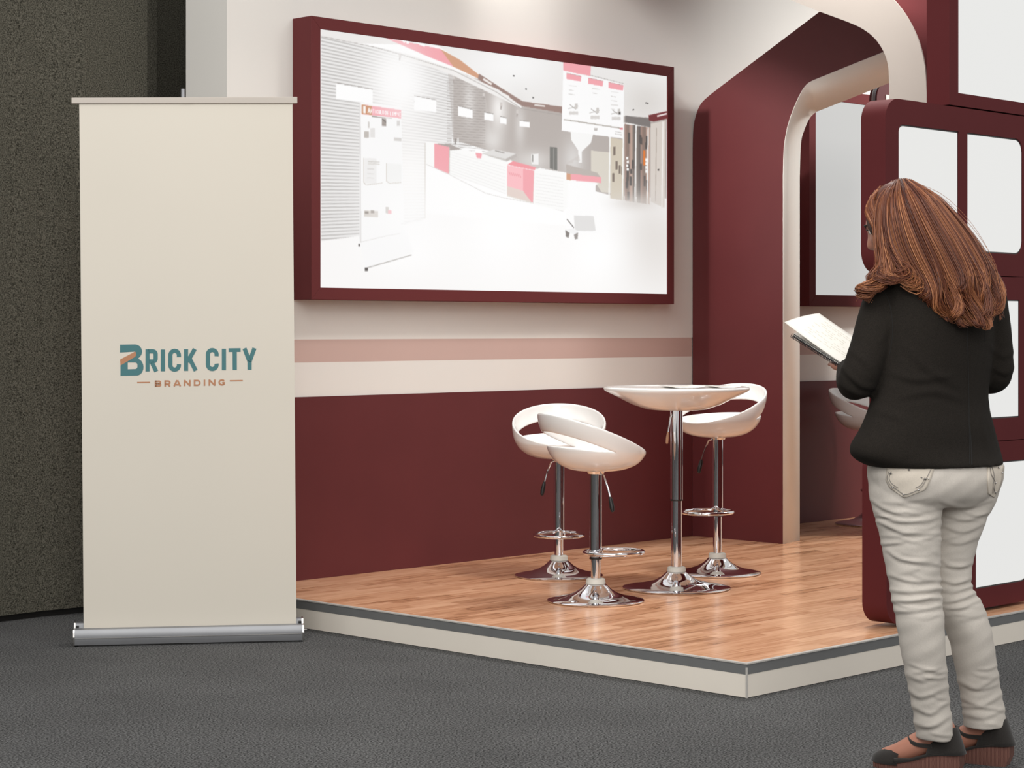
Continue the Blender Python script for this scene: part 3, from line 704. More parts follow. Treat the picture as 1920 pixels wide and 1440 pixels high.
# ------------------------------------------------------------------ bar stools and table
def seat_mesh():
    NA = 72; H = .134; BWD = .078; pe = .098
    pe_ = lambda a: .086+.021*math.cos(a)
    mb = MB(); panp = [(.03,.0),(.075,.001),(.12,.010),(.16,.031),(.187,.060),(.204,pe)]
    vs = [(0, 0, 0)]; fs = []
    for r, z in panp:
        for k in range(NA):
            a = 2*PI*k/NA; vs.append((r*math.cos(a)*1.02, r*math.sin(a), z*pe_(a)/pe))
    for k in range(NA): fs.append((0, 1+k, 1+(k+1) % NA))
    for i in range(len(panp)-1):
        for k in range(NA):
            l = (k+1) % NA; fs.append((1+i*NA+k, 1+(i+1)*NA+k, 1+(i+1)*NA+l, 1+i*NA+l))
    mb.add(vs, fs)
    # back band: joined to the pan in front, free of it at the back
    vs = []; fs = []; NB = 5
    info = []
    for k in range(NA):
        a = 2*PI*k/NA; s = ((1+math.cos(a))/2)**.95; q = pe_(a)
        top = q+.004+H*s; bot = max(q, top-BWD)
        info.append((top, bot))
        for j in range(NB+1):
            t = j/NB; z = bot+(top-bot)*t
            rr = .204+(z-q)*.27*s+.006*math.sin(PI*t)*s
            vs.append((rr*math.cos(a)*1.02, rr*math.sin(a), z))
    for k in range(NA):
        l = (k+1) % NA
        for j in range(NB): fs.append((k*(NB+1)+j, l*(NB+1)+j, l*(NB+1)+j+1, k*(NB+1)+j+1))
    mb.add(vs, fs)
    me = bpy.data.meshes.new('seat'); me.from_pydata(mb.v, [], mb.f)
    bm = bmesh.new(); bm.from_mesh(me); bmesh.ops.remove_doubles(bm, verts=bm.verts, dist=.0008)
    bmesh.ops.dissolve_degenerate(bm, dist=1e-5, edges=bm.edges)
    bmesh.ops.recalc_face_normals(bm, faces=bm.faces); bm.to_mesh(me); bm.free()
    return me
SEAT = seat_mesh()
BASEP = [(0,0),(.200,0),(.205,.003),(.206,.006),(.202,.009),(.17,.014),(.13,.022),(.095,.034),(.068,.050),(.050,.066),(.042,.074),(0,.074)]
def make_stool(label, x, y, sh_, back, lever, z0=H0):
    a = math.atan2(back.y, back.x)
    t = thing('bar_stool', label, 'stool', (x, y, z0), a, 'white bar stools on chrome pedestals')
    obj('base', MB().lathe(BASEP, 64), CHROME, t, smooth=True, angle=60)
    obj('collar', MB().lathe([(.036,.072),(.042,.076),(.040,.094),(.034,.097),(.02,.097)], 32), COLLAR, t, smooth=True, angle=50)
    obj('lower_column', MB().lathe([(.0205,.09),(.0205,sh_-.3)], 32), CHROME, t, smooth=True, angle=60)
    sl = obj('column', MB().lathe([(.0262,sh_-.375),(.0262,sh_-.012)], 32), CHROME, t, smooth=True, angle=60)
    obj('ring', MB().lathe([(.0265,sh_-.378),(.0272,sh_-.375),(.0265,sh_-.371)], 32, close=True), BLACKP, sl)
    # D-shaped footrest loop in front of the column
    pts = [(-.085+.128*math.cos(2*PI*k/40), .112*math.sin(2*PI*k/40), sh_-.352) for k in range(40)]
    fr = obj('footrest', MB().tube(pts, .0085, 10, closed=True), CHROME, t, smooth=True)
    obj('footrest_bracket', MB().lathe([(.027,-.014),(.031,-.012),(.031,.012),(.027,.014)], 24, (0,0,sh_-.352)), CHROME, fr, smooth=True, angle=50)
    o = link('seat', SEAT if SEAT.users == 0 else SEAT.copy(), WHITEP, t, True)
    o.location = (0, 0, sh_)
    m = o.modifiers.new('s', 'SOLIDIFY'); m.thickness = .011; m.offset = 0
    m = o.modifiers.new('u', 'SUBSURF'); m.levels = 1; m.render_levels = 2
    obj('seat_plate', MB().lathe([(0,sh_-.016),(.036,sh_-.016),(.04,sh_-.006),(0,sh_-.006)], 24), CHROME, t)
    # gas-lift lever
    la = lever-a if isinstance(lever, float) else math.atan2(lever.y, lever.x)-a
    c, s_ = math.cos(la), math.sin(la)
    P3 = lambda r, z: (r*c, r*s_, sh_+z)
    lv = obj('lever', MB().tube([P3(.02,-.012), P3(.05,-.02), P3(.078,-.075), P3(.092,-.115)], .0035, 8), CHROME, t, smooth=True)
    obj('lever_grip', MB().tube([P3(.090,-.108), P3(.094,-.122), P3(.102,-.150), P3(.106,-.168), P3(.107,-.172)], [.005,.009,.0105,.008,.003], 10), BLACKP, lv, smooth=True)
    return t
p = on_z(1117, 1127, H0); make_stool('front bar stool with its curved open back turned to the left, nearest the deck edge', p.x, p.y, .556, direction(-.92, -.38), direction(.62, -.75))
p = on_z(1048, 1080, H0); make_stool('bar stool behind the front one, its back against the maroon wainscot', p.x, p.y, .553, direction(.03, 1), direction(-.35, -.3))
p = on_z(1345, 1075, H0); make_stool('bar stool right of the round table with its back to the arch wall', p.x, p.y, .648, direction(.6, .8), direction(-.8, -.45))
p = on_z(1632, 983, H0); make_stool('bar stool in the next bay seen through the arch, half hidden by the woman', p.x, p.y, .556, direction(-.75, .6), direction(.5, .5))

p = on_z(1268.5, 1103, H0)
tb = thing('bar_table', 'round white bar table with dished glossy top on chrome pedestal between the stools', 'table', (p.x, p.y, H0))
TT = 1.019-H0
obj('table_top', MB().lathe([(0,TT-.105),(.085,TT-.105),(.135,TT-.100),(.20,TT-.078),(.265,TT-.045),(.312,TT-.022),(.323,TT-.014),(.325,TT-.008),(.322,TT-.003),(.312,TT),(.295,TT-.001),(.285,TT-.004),(0,TT-.004)], 96), WHITEP, tb, smooth=True, angle=60)
obj('base', MB().lathe([(r*1.165 if r > .1 else r*1.05, z) for r, z in BASEP], 72), CHROME, tb, smooth=True, angle=60)
obj('collar', MB().lathe([(.036,.072),(.042,.076),(.040,.094),(.034,.097),(.02,.097)], 32), COLLAR, tb, smooth=True, angle=50)
obj('lower_column', MB().lathe([(.0235,.09),(.0235,TT-.4)], 32), CHROME, tb, smooth=True, angle=60)
cz = 1.28-(937-615)*9.15/3850-H0
sl = obj('column', MB().lathe([(.0278,cz),(.0278,TT-.1)], 32), CHROME, tb, smooth=True, angle=60)
obj('ring', MB().lathe([(.028,cz-.003),(.0288,cz),(.028,cz+.004)], 32, close=True), BLACKP, sl)
d = direction(-.8, -.5)
lv = obj('lever', MB().tube([(d.x*.02, d.y*.02, TT-.11), (d.x*.035, d.y*.035, TT-.14), (d.x*.045, d.y*.045, TT-.19), (d.x*.05, d.y*.05, TT-.22)], .0035, 8), CHROME, tb, smooth=True)
obj('lever_grip', MB().tube([(d.x*.047, d.y*.047, TT-.20), (d.x*.05, d.y*.05, TT-.225), (d.x*.053, d.y*.053, TT-.25), (d.x*.053, d.y*.053, TT-.253)], [.004,.007,.006,.002], 10), mat('tan_plastic', (170,128,100), .5), lv, smooth=True)
# printed leaflets lying on the table
MAGD = mat('dark_print', (60,56,54), .3); MAGG = mat('grey_print', (150,146,142), .3)
def leaflet(cx, cy, rz, w, h, label, cols):
    g = thing('leaflet', label, 'brochure', (p.x+cx, p.y+cy, H0+TT-.0035), rz)
    mb = MB(); n = 10; vs = []
    for j in range(2):
        for i in range(n+1):
            x = -w+2*w*i/n; z = .0012+.006*max(0, (abs(x)/w-.55))**1.2
            vs += [(x, -h, z), (x, h, z)]
    vs = []; fs = []
    for i in range(n+1):
        x = -w+2*w*i/n; z = .0014+.014*max(0, (abs(x)/w-.45))**1.3
        vs += [(x, -h, z), (x, h, z)]
    for i in range(n): fs.append((2*i, 2*i+2, 2*i+3, 2*i+1))
    o = obj('sheet', mb.add(vs, fs), PAPER, g, smooth=True); m = o.modifiers.new('s', 'SOLIDIFY'); m.thickness = .0014; m.offset = -1
    for (x0, x1, y0, y1), mt in cols:
        q = MB(); k = 6; vv = []; ff = []
        for i in range(k+1):
            x = x0+(x1-x0)*i/k; z = .0017+.014*max(0, (abs(x)/w-.45))**1.3
            vv += [(x, y0, z), (x, y1, z)]
        for i in range(k): ff.append((2*i, 2*i+2, 2*i+3, 2*i+1))
        obj('print_block', q.add(vv, ff), mt, g)
d1 = direction(.95, -.1)
leaflet(d1.x*.01, d1.y*.01-.01, YAW+.15, .08, .13, 'open leaflet with a dark print band, lying near the middle of the round table', [((-.07,-.02,-.11,.0), MAGD), ((.0,.07,-.1,.11), MAGG)])
leaflet(d1.x*.21, d1.y*.21+.01, YAW+.15, .06, .10, 'leaflet with grey pictures lying near the right rim of the round table', [((-.05,.05,-.09,-.02), MAGG), ((-.05,.03,.0,.09), MAGD)])

# ------------------------------------------------------------------ the woman with the notebook
from mathutils.bvhtree import BVHTree
WO = on_z(1780, 1452, 0); D0 = (Vector((WO.x, WO.y))-Vector((CAM.x, CAM.y))).dot(FW); U0 = 820*D0/F
def L(px, py, w=0.0):
    d = D0+w; return Vector(((px-CX)*d/F-U0, w, 1.28-(py-HY)*d/F))
def to_px(v):                     # local -> photo pixels, vectorised
    d = D0+v[:, 1]; return CX+F*(v[:, 0]+U0)/d, HY-F*(v[:, 2]-1.28)/d
woman = thing('person', 'woman seen from behind with long red hair, black blazer and pale jeans, reading a notebook', 'person', (WO.x, WO.y, 0), YAW)
TH = math.radians(32); rgt = Vector((math.cos(TH), math.sin(TH), 0)); fwd = Vector((-math.sin(TH), math.cos(TH), 0))
def ell(c, a, b, n=36, p=2.2, ax=None, ay=None):
    ax = ax or rgt; ay = ay or fwd; out = []
    for k in range(n):
        t = 2*PI*k/n; cs, sn = math.cos(t), math.sin(t)
        out.append(Vector(c)+ax*(a*math.copysign(abs(cs)**(2/p), cs))+ay*(b*math.copysign(abs(sn)**(2/p), sn)))
    return out
def sil(py, x0, x1, b, w=0.0, shrink=0.0, th=TH, p=2.2):
    c0, c1 = L(x0, py, w), L(x1, py, w); h = (c1.x-c0.x)/2; c = (c0+c1)/2
    a = math.sqrt(max(h*h-(b*math.sin(th))**2, .0004))/math.cos(th)
    return ell(c, max(a-shrink, .01), max(b-shrink, .01), p=p)
def limb(mb, pts, rad, n=16, dense=6):
    P_ = spline([tuple(p)+(r,) for p, r in zip(pts, rad)], dense)
    return mb.tube([q[:3] for q in P_], [q[3] for q in P_], n)
def smooth_rings(rings, k=4):
    out = []
    arr = [np.array([list(v) for v in r]) for r in rings]
    A_ = [arr[0]]+arr+[arr[-1]]
    for i in range(1, len(A_)-2):
        for j in range(k):
            t = j/k; a, b, d, e = A_[i-1], A_[i], A_[i+1], A_[i+2]
            q = .5*(2*b+(d-a)*t+(2*a-5*b+4*d-e)*t*t+(3*b-a-3*d+e)*t**3); out.append([tuple(v) for v in q])
    out.append([tuple(v) for v in arr[-1]]); return out
def ridged(me, ridges, valley=5.0, soft=True):
    """press folds (polylines in the garment's back view: points, height, width) into a grown mesh"""
    v = verts_np(me); n = norms_np(me); px, py = to_px(v); h = np.zeros(len(v))
    for pts, amp, wd_ in ridges:
        pts = spline(pts, 4)
        for off_, k in ((0, 1.0), (valley, -.75)):
            best = np.full(len(v), 1e9); pos = np.zeros(len(v)); tot = len(pts)-1
            for i, ((ax, ay), (bx, by)) in enumerate(zip(pts[:-1], pts[1:])):
                dx, dy = bx-ax, by-ay; t = np.clip(((px-ax)*dx+(py-ay-off_)*dy)/(dx*dx+dy*dy), 0, 1)
                d_ = np.hypot(px-ax-t*dx, py-ay-off_-t*dy); m_ = d_ < best; best[m_] = d_[m_]; pos[m_] = ((i+t)/tot)[m_]
            h += k*amp*np.exp(-(best/wd_)**2)*np.clip(1.25-np.abs(pos-.5)*1.5, .2, 1)
    set_verts(me, v+n*h[:, None])

# --- jacket
jk = MB()
JR = [(492,1705,1772,.055,.055),(506,1672,1815,.078,.05),(520,1652,1852,.095,.045),(545,1644,1868,.108,.04),(600,1640,1872,.116,.03),(660,1640,1868,.114,.02),(720,1634,1862,.104,.01),
      (758,1624,1862,.104,.005),(800,1606,1873,.114,0),(832,1586,1883,.122,0),(852,1590,1888,.126,0),(868,1616,1890,.126,0),(873,1640,1888,.118,0)]
jr = [sil(a, b, c, d, e) for a, b, c, d, e in JR]
jk.loft(smooth_rings(jr, 4))
limb(jk, [L(1700,526,.03), L(1671,548,.01), L(1649,600,-.03), L(1631,655,-.06), L(1611,706,-.075), L(1604,716,-.03), L(1598,708,.05), L(1594,695,.15)], [.062,.068,.063,.058,.055,.054,.047,.040], 20)
limb(jk, [L(1815,526,.07), L(1843,548,.09), L(1856,600,.10), L(1864,655,.10), L(1866,697,.11), L(1850,706,.16), L(1800,700,.25), L(1745,690,.32)], [.060,.062,.058,.054,.052,.052,.046,.040], 20)
jme = grown(jk, .0055, 6, 'jacket')
ridged(jme, [([(1700,652),(1735,690),(1790,722)], .004, 9), ([(1672,700),(1720,712),(1780,705)], .004, 8), ([(1690,745),(1750,735),(1800,748)], .003, 8),
             ([(1640,770),(1690,790),(1700,850)], .004, 9), ([(1600,660),(1630,690),(1640,735)], .004, 7), ([(1580,690),(1612,722),(1640,728)], .005, 6), ([(1575,720),(1605,738),(1632,740)], .004, 5),
             ([(1862,690),(1885,700),(1898,690)], .004, 6), ([(1855,650),(1880,668),(1898,660)], .003, 6), ([(1850,760),(1840,800),(1855,850)], .004, 9), ([(1690,540),(1672,600),(1655,640)], .004, 8), ([(1850,545),(1846,600),(1850,640)], .004, 7), ([(1625,830),(1640,800),(1650,780)], .004, 8)], 9)
ridged(jme, [([(1815,620),(1816,740),(1818,874)], -.0035, 2.6)], 0)
jacket = link('jacket', jme, JACKET, woman, True)
# --- jeans
jn = MB()
HR = [(822,1650,1845,.080),(850,1640,1862,.098),(880,1626,1880,.122),(905,1628,1877,.128),(930,1636,1866,.118),(948,1646,1852,.085)]
jn.loft(smooth_rings([sil(a, b, c, d, .0) for a, b, c, d in HR], 4))
LL = [(870,1628,1762,.085,-.03),(900,1629,1765,.092,-.04),(940,1634,1764,.092,-.045),(1007,1652,1762,.084,-.045),(1055,1661,1761,.077,-.045),(1090,1668,1762,.070,-.045),(1130,1674,1766,.066,-.05),(1157,1680,1768,.066,-.055),(1215,1690,1771,.064,-.05),
      (1269,1700,1775,.058,-.035),(1310,1708,1778,.054,-.018),(1345,1714,1783,.055,-.006),(1372,1718,1785,.058,.003),(1386,1720,1780,.056,.006)]
RL = [(870,1756,1882,.085,.06),(905,1752,1877,.092,.06),(940,1746,1864,.090,.065),(972,1742,1848,.086,.07),(1007,1738,1834,.080,.075),(1045,1735,1824,.072,.08),(1090,1738,1818,.066,.08),(1112,1742,1828,.065,.08),(1140,1752,1844,.066,.08),(1190,1778,1859,.064,.085),
      (1240,1790,1867,.060,.10),(1277,1797,1873,.056,.115),(1311,1803,1879,.054,.128),(1340,1806,1884,.056,.135),(1362,1808,1885,.057,.138)]
for rows in (LL, RL): jn.loft(smooth_rings([sil(a, b, c, d, e, th=math.radians(38)) for a, b, c, d, e in rows], 4))
nme = grown(jn, .0045, 4, 'jeans')
SCR = 1
RD = [([(1634,938),(1665,957),(1707,965),(1761,952)],.0055,5),([(1644,961),(1677,975),(1727,977),(1761,969)],.0055,5),([(1648,977),(1694,998),(1761,1000)],.006,5),([(1665,1032),(1694,1050),(1757,1055)],.0055,5),
      ([(1670,1078),(1710,1090),(1761,1088)],.005,4.5),([(1668,1106),(1710,1110),(1762,1104)],.006,5),([(1672,1126),(1710,1126),(1762,1120)],.0065,4.5),([(1680,1146),(1720,1145),(1764,1136)],.006,4.5),
      ([(1700,1290),(1727,1307),(1777,1288)],.006,6),([(1712,1325),(1745,1338),(1780,1314)],.006,6),([(1716,1356),(1748,1362),(1785,1340)],.006,6),([(1704,1265),(1730,1276),(1760,1262)],.004,6),
      ([(1765,940),(1807,952),(1857,938)],.0045,5),([(1765,961),(1807,974),(1850,963)],.005,5),([(1765,984),(1807,997),(1842,982)],.005,5),([(1765,1012),(1800,1018),(1832,1008)],.004,5),([(1765,1050),(1790,1064),(1822,1056)],.006,5),
      ([(1765,1088),(1790,1092),(1822,1084)],.006,5),([(1765,1108),(1795,1108),(1828,1097)],.0065,4.5),([(1770,1128),(1800,1124),(1832,1110)],.0065,4.5),([(1778,1142),(1800,1140),(1838,1124)],.005,4.5),
      ([(1796,1275),(1832,1290),(1872,1266)],.006,6),([(1802,1308),(1840,1322),(1880,1300)],.006,6),([(1806,1338),(1845,1346),(1884,1328)],.005,6)]
rd_ = random.Random(4)
RD = [(p_, a_*.72, w_) for p_, a_, w_ in RD]
for leg, rows_ in ((0, LL), (1, RL)):          # many faint creases between the deep folds
    for k in range(34):
        yy = rd_.choice((rd_.uniform(935, 1070), rd_.uniform(1075, 1160), rd_.uniform(1240, 1380))); yy = min(yy, rows_[-1][0]-6)
        x0 = np.interp(yy, [r_[0] for r_ in rows_], [r_[1] for r_ in rows_]); x1 = np.interp(yy, [r_[0] for r_ in rows_], [r_[2] for r_ in rows_])
        ln = (x1-x0)*rd_.uniform(.3, .7); xa = rd_.uniform(x0-6, x1-ln+6); tl = rd_.uniform(-12, 12)
        RD.append(([(xa, yy-tl/2), (xa+ln*.5, yy+rd_.uniform(0, 5)), (xa+ln, yy+tl/2)], rd_.uniform(.0008, .0024), rd_.uniform(2.6, 5)))
ridged(nme, RD, 6.0)
v_ = verts_np(nme); n_n = norms_np(nme)
mot = np.sin(v_[:, 2]*61+v_[:, 0]*33)*np.sin(v_[:, 0]*47-v_[:, 2]*23+1)+np.sin(v_[:, 2]*118-v_[:, 0]*71+2)*.5
set_verts(nme, v_+n_n*(mot*.0011)[:, None])
jeans = link('jeans', nme, JEANS, woman, True)
CL = Vector((-U0, -D0, 1.28))
SEAM = mat('seam_shadow', (20,18,16), .9)           # the viewpoint in the woman's own frame: only used to find the back of the garment
def bvh_of(me): return BVHTree.FromPolygons([v.co.copy() for v in me.vertices], [tuple(p_.vertices) for p_ in me.polygons])
jb = bvh_of(nme)
def on_cloth(px, py, lift, tree=jb):
    d = (L(px, py, 0)-CL).normalized(); h = tree.ray_cast(CL, d)
    if h[0] is None: return None
    n = h[1] if h[1].dot(d) < 0 else -h[1]
    return h[0]+n*lift
def patch(name, le, re_, nr, nc, lift, material, parent):
    def at(E_, t):
        k = t*(len(E_)-1); i = min(int(k), len(E_)-2); f_ = k-i; return (E_[i][0]*(1-f_)+E_[i+1][0]*f_, E_[i][1]*(1-f_)+E_[i+1][1]*f_)
    vs = []; ok = []
    for j in range(nr+1):
        a, b = at(le, j/nr), at(re_, j/nr)
        for i in range(nc+1):
            q = on_cloth(a[0]+(b[0]-a[0])*i/nc, a[1]+(b[1]-a[1])*i/nc, lift); ok.append(q is not None); vs.append(q if q is not None else Vector((0,0,.5)))
    fs = []
    for j in range(nr):
        for i in range(nc):
            f_ = (j*(nc+1)+i, j*(nc+1)+i+1, (j+1)*(nc+1)+i+1, (j+1)*(nc+1)+i)
            if all(ok[k] for k in f_): fs.append(f_)
    o = obj(name, MB().add(vs, fs), material, parent, smooth=True)
    m = o.modifiers.new('s', 'SOLIDIFY'); m.thickness = .0025; m.offset = -1
    return o
POCK = mat('pale_denim', (206,196,182), .85, var=.05, vscale=300, bump=.2, bscale=1200)
THREAD = mat('grey_thread', (134,129,124), .7); STUD = mat('rhinestone', (190,188,186), .15, metal=.8)
pk = patch('pocket', [(1663,876),(1661,900),(1668,914),(1694,932)], [(1752,876),(1746,896),(1736,918),(1696,933)], 16, 16, .0025, POCK, jeans)
pk2 = patch('pocket', [(1851,874),(1851,900),(1852,925),(1862,932)], [(1881,874),(1878,900),(1872,918),(1863,933)], 12, 8, .0025, POCK, jeans)
def thread(pts, r, material, parent, name='stitching', tree=None, lift=.004):
    P_ = [on_cloth(a, b, lift, tree or jb) for a, b in spline(pts, 5)]; P_ = [q for q in P_ if q is not None]
    if len(P_) > 2: return obj(name, MB().tube(P_, r, 5), material, parent)
emb = MB()
for pts in ([(1668,884),(1664,896),(1670,908),(1682,917),(1696,926),(1712,922),(1728,912),(1737,896),(1745,880)], [(1672,884),(1668,896),(1673,906),(1684,914)], [(1716,915),(1727,908),(1733,896)],
            [(1855,876),(1857,890),(1864,904),(1862,916),(1866,926)], [(1858,876),(1862,892),(1860,910),(1860,924)]):
    P_ = [on_cloth(a, b, .0035) for a, b in spline(pts, 5)]; P_ = [q for q in P_ if q is not None]
    if len(P_) > 2: emb.tube(P_, .0011, 5)
tag(obj('embroidery', emb, THREAD, jeans), kind='stuff')
for a, b, r in ((1704,882,.004),(1695,879,.003),(1671,888,.004),(1675,913,.004),(1695,926,.004),(1722,918,.004),(1734,898,.005),(1727,895,.003),(1740,898,.003),(1864,905,.004),(1864,922,.004),(1871,877,.004),(1877,886,.004)):
    q = on_cloth(a, b, .004)
    if q is not None:
        st = MB().lathe([(0,-r*.6),(r*.7,-r*.45),(r,0),(r*.7,r*.45),(0,r*.6)], 10, q); obj('stud', st, STUD if r < .005 else THREAD, jeans, smooth=True)
jkb = bvh_of(jme)
thread([(1811,560),(1814,640),(1816,720),(1817,800),(1818,871)], .0013, SEAM, jacket, 'back_seam', jkb, .0002)
thread([(1818,800),(1821,840),(1822,872)], .0022, SEAM, jacket, 'back_vent', jkb, .0)
thread([(1652,538),(1668,570),(1674,620),(1668,665)], .0012, SEAM, jacket, 'armhole_seam', jkb, .0)
thread([(1846,542),(1848,580),(1846,640)], .0012, SEAM, jacket, 'armhole_seam', jkb, .0)
# --- body: one continuous skin, most of it under the clothes
HA = math.radians(56); hp = math.radians(-24)
hc = L(1686, 421, .045)
hf = Vector((-math.sin(HA)*math.cos(hp), math.cos(HA)*math.cos(hp), math.sin(hp))); hr_ = Vector((math.cos(HA), math.sin(HA), 0)); hu = hr_.cross(hf).normalized()
if hu.z < 0: hu = -hu
def head_pt(x, y, z): return hc+hr_*x+hf*y+hu*z
def gs(x, z, cx, cz, sx, sz): return math.exp(-((x-cx)/sx)**2-((z-cz)/sz)**2)
bd = MB()
rows = []; NT, NP = 40, 48
for i in range(1, NT):
    t = PI*i/NT; r = []
    for k in range(NP):
        ph_ = 2*PI*k/NP
        x = .074*math.sin(t)*math.cos(ph_); y = .094*math.sin(t)*math.sin(ph_); z = .112*math.cos(t)
        lo = max(0, -z/.112)
        x *= 1-.36*lo**1.4; 
        if y < 0: y *= 1-.35*lo
        else: y *= 1-.10*lo**2
        if y > .03:
            y += .024*gs(x, z, 0, -.022, .012, .018)+.012*gs(x, z, 0, .0, .009, .022)+.006*gs(x, z, 0, .032, .05, .012)-.010*(gs(x, z, .03, .012, .016, .012)+gs(x, z, -.03, .012, .016, .012))
            y += .007*gs(x, z, 0, -.056, .022, .007)+.006*gs(x, z, 0, -.068, .018, .006)-.005*gs(x, z, 0, -.062, .02, .003)+.010*gs(x, z, 0, -.097, .022, .014)+.004*(gs(x, z, .042, -.02, .018, .018)+gs(x, z, -.042, -.02, .018, .018))
        r.append(head_pt(x, y, z))
    rows.append(r)
bd.loft(rows)
for s in (-1, 1):                       # ears
    e_ = []
    for i in range(1, 8):
        t = PI*i/8; e_.append([head_pt(s*(.070+.010*math.sin(t)*math.cos(2*PI*k/10)+.006), -.006+.018*math.sin(t)*math.sin(2*PI*k/10), .002+.030*math.cos(t)) for k in range(10)])
    bd.loft(e_)
limb(bd, [L(1740,525,.045), L(1730,500,.05), L(1712,470,.05), L(1700,445,.045)], [.062,.054,.052,.055], 18)
bd.loft(smooth_rings([sil(a, b, c, d, e, .022) for a, b, c, d, e in JR[1:-2]], 3))
bd.loft(smooth_rings([sil(a, b, c, d, 0, .02) for a, b, c, d in HR], 3))
for rows_ in (LL, RL): bd.loft(smooth_rings([sil(a, b, c, d, e, .016, math.radians(38)) for a, b, c, d, e in rows_[:-2]], 3))
limb(bd, [L(1690,532,.03), L(1665,556,.01), L(1647,605,-.03), L(1630,655,-.06), L(1611,706,-.07), L(1603,712,-.03), L(1598,706,.05), L(1592,693,.17), L(1590,690,.20)], [.045,.046,.042,.038,.036,.034,.032,.026,.024], 16)
limb(bd, [L(1815,535,.07), L(1840,556,.09), L(1855,605,.10), L(1863,655,.10), L(1864,697,.11), L(1850,706,.16), L(1800,700,.25), L(1735,688,.335), L(1722,685,.35)], [.044,.045,.042,.038,.036,.034,.032,.026,.024], 16)
# notebook frame
S1, S2 = L(1484, 630, .45), L(1581, 691, .155)
sd_ = (S1-S2); ev = Vector((.118, .072, .034)); nn_ = sd_.cross(ev).normalized()
if nn_.z < 0: nn_ = -nn_
def hand(wrist, d, side, up, scale=1.0, curl=.5, thumb_side=1, thumb_up=.5):
    d = d.normalized(); side = (side-d*side.dot(d)).normalized(); up = d.cross(side).normalized()*(1 if d.cross(side).dot(up) > 0 else -1)
    k = scale
    bd.loft([ell(wrist+d*(.0+.0)*k, .026*k, .018*k, 14, 2.2, side, up), ell(wrist+d*.03*k, .033*k, .017*k, 14, 2.4, side, up), ell(wrist+d*.065*k, .040*k, .016*k, 14, 2.6, side, up), ell(wrist+d*.088*k, .039*k, .013*k, 14, 2.6, side, up)])
    for j, (o_, ln) in enumerate(((-.029, .066), (-.0098, .076), (.0098, .071), (.028, .056))):
        b = wrist+d*.082*k+side*o_*k*thumb_side
        pts = [b-d*.012*k, b]; ang = 0; q = b
        for m_, fr in enumerate((.45, .31, .24)):
            ang += curl*(.7, .8, .5)[m_]; dd = d*math.cos(ang)-up*math.sin(ang); q = q+dd*ln*fr*k; pts.append(q)
        limb(bd, pts, [.0095*k, .0092*k, .0085*k, .0078*k, .0066*k], 10, 3)
    b = wrist+d*.025*k-side*.026*k*thumb_side
    t1 = (d*.75-side*thumb_side*.65+up*thumb_up*.2).normalized(); t2 = (d*.9-side*thumb_side*.25+up*thumb_up*.5).normalized()
    limb(bd, [b, b+t1*.03*k, b+t1*.03*k+t2*.032*k, b+t1*.03*k+t2*.058*k], [.013*k, .0112*k, .0095*k, .0075*k], 10, 3)
lw = L(1591, 691, .185)
lt_ = S2+sd_*.28+ev*.35-nn_*.024
hand(lw, lt_-lw, ev, nn_, .95, .18, -1, 1.6)
rw = L(1724, 686, .345)
rt_ = S2+sd_*.42+ev*1.02+nn_*.02
hand(rw, rt_-rw, sd_*-1, nn_, .95, .55, -1, .2)
# ankles and feet
FA = math.radians(60); fd = Vector((-math.sin(FA), math.cos(FA), 0)); fs_ = Vector((math.cos(FA), math.sin(FA), 0))
def heel_of(px, py, w): return L(px, py, w)
hL = Vector((L(1790, 1452, 0).x, .0, 0)); hR = Vector((L(1884, 1440, .12).x, .125, 0))
for h_, ax_ in ((hL, L(1744, 1320, -.014)), (hR, L(1842, 1315, .128))):
    an = (Vector((ax_.x, ax_.y, .165))+(h_+fd*.056+Vector((0, 0, .165)))*2)/3
    limb(bd, [ax_, an, h_+fd*.03+Vector((0,0,.115)), h_+fd*.10+Vector((0,0,.080)), h_+fd*.16+Vector((0,0,.048)), h_+fd*.215+Vector((0,0,.033))], [.038,.033,.034,.035,.030,.020], 16)
    limb(bd, [an, h_+fd*.015+Vector((0,0,.085))], [.030,.025], 14, 4)
bme = grown(bd, .0048, 3, 'body')
body = link('body', bme, SKIN, woman, True)
EYE = mat('eye_white', (225,220,214), .2); IRIS = mat('dark_iris', (50,36,28), .15); BROW = mat('dark_brow', (48,42,40), .8); LIPS = mat('lips', (170,96,90), .4)
def ball(c, r, n=14): return MB().lathe([(r*math.sin(PI*i/8), -r*math.cos(PI*i/8)) for i in range(9)], n, c)
for s in (-1, 1):
    e_ = obj('eye', ball(head_pt(s*.030, .0705, .012), .0125), EYE, woman, smooth=True)
    obj('iris', ball(head_pt(s*.030, .0795, .011), .0052), IRIS, e_, smooth=True)
    obj('eyebrow', MB().tube([head_pt(s*.014, .091, .030), head_pt(s*.03, .087, .036), head_pt(s*.048, .073, .031)], [.002,.0032,.0015], 6), BROW, woman, smooth=True)
    obj('eyelash', MB().tube([head_pt(s*.018, .085, .019), head_pt(s*.03, .087, .0225), head_pt(s*.044, .079, .018)], [.001,.002,.001], 6), BROW, woman)
obj('lips', MB().tube([head_pt(-.02, .083, -.061), head_pt(-.008, .0935, -.058), head_pt(.008, .0935, -.058), head_pt(.02, .083, -.061)], [.002,.005,.005,.002], 8), LIPS, woman, smooth=True)
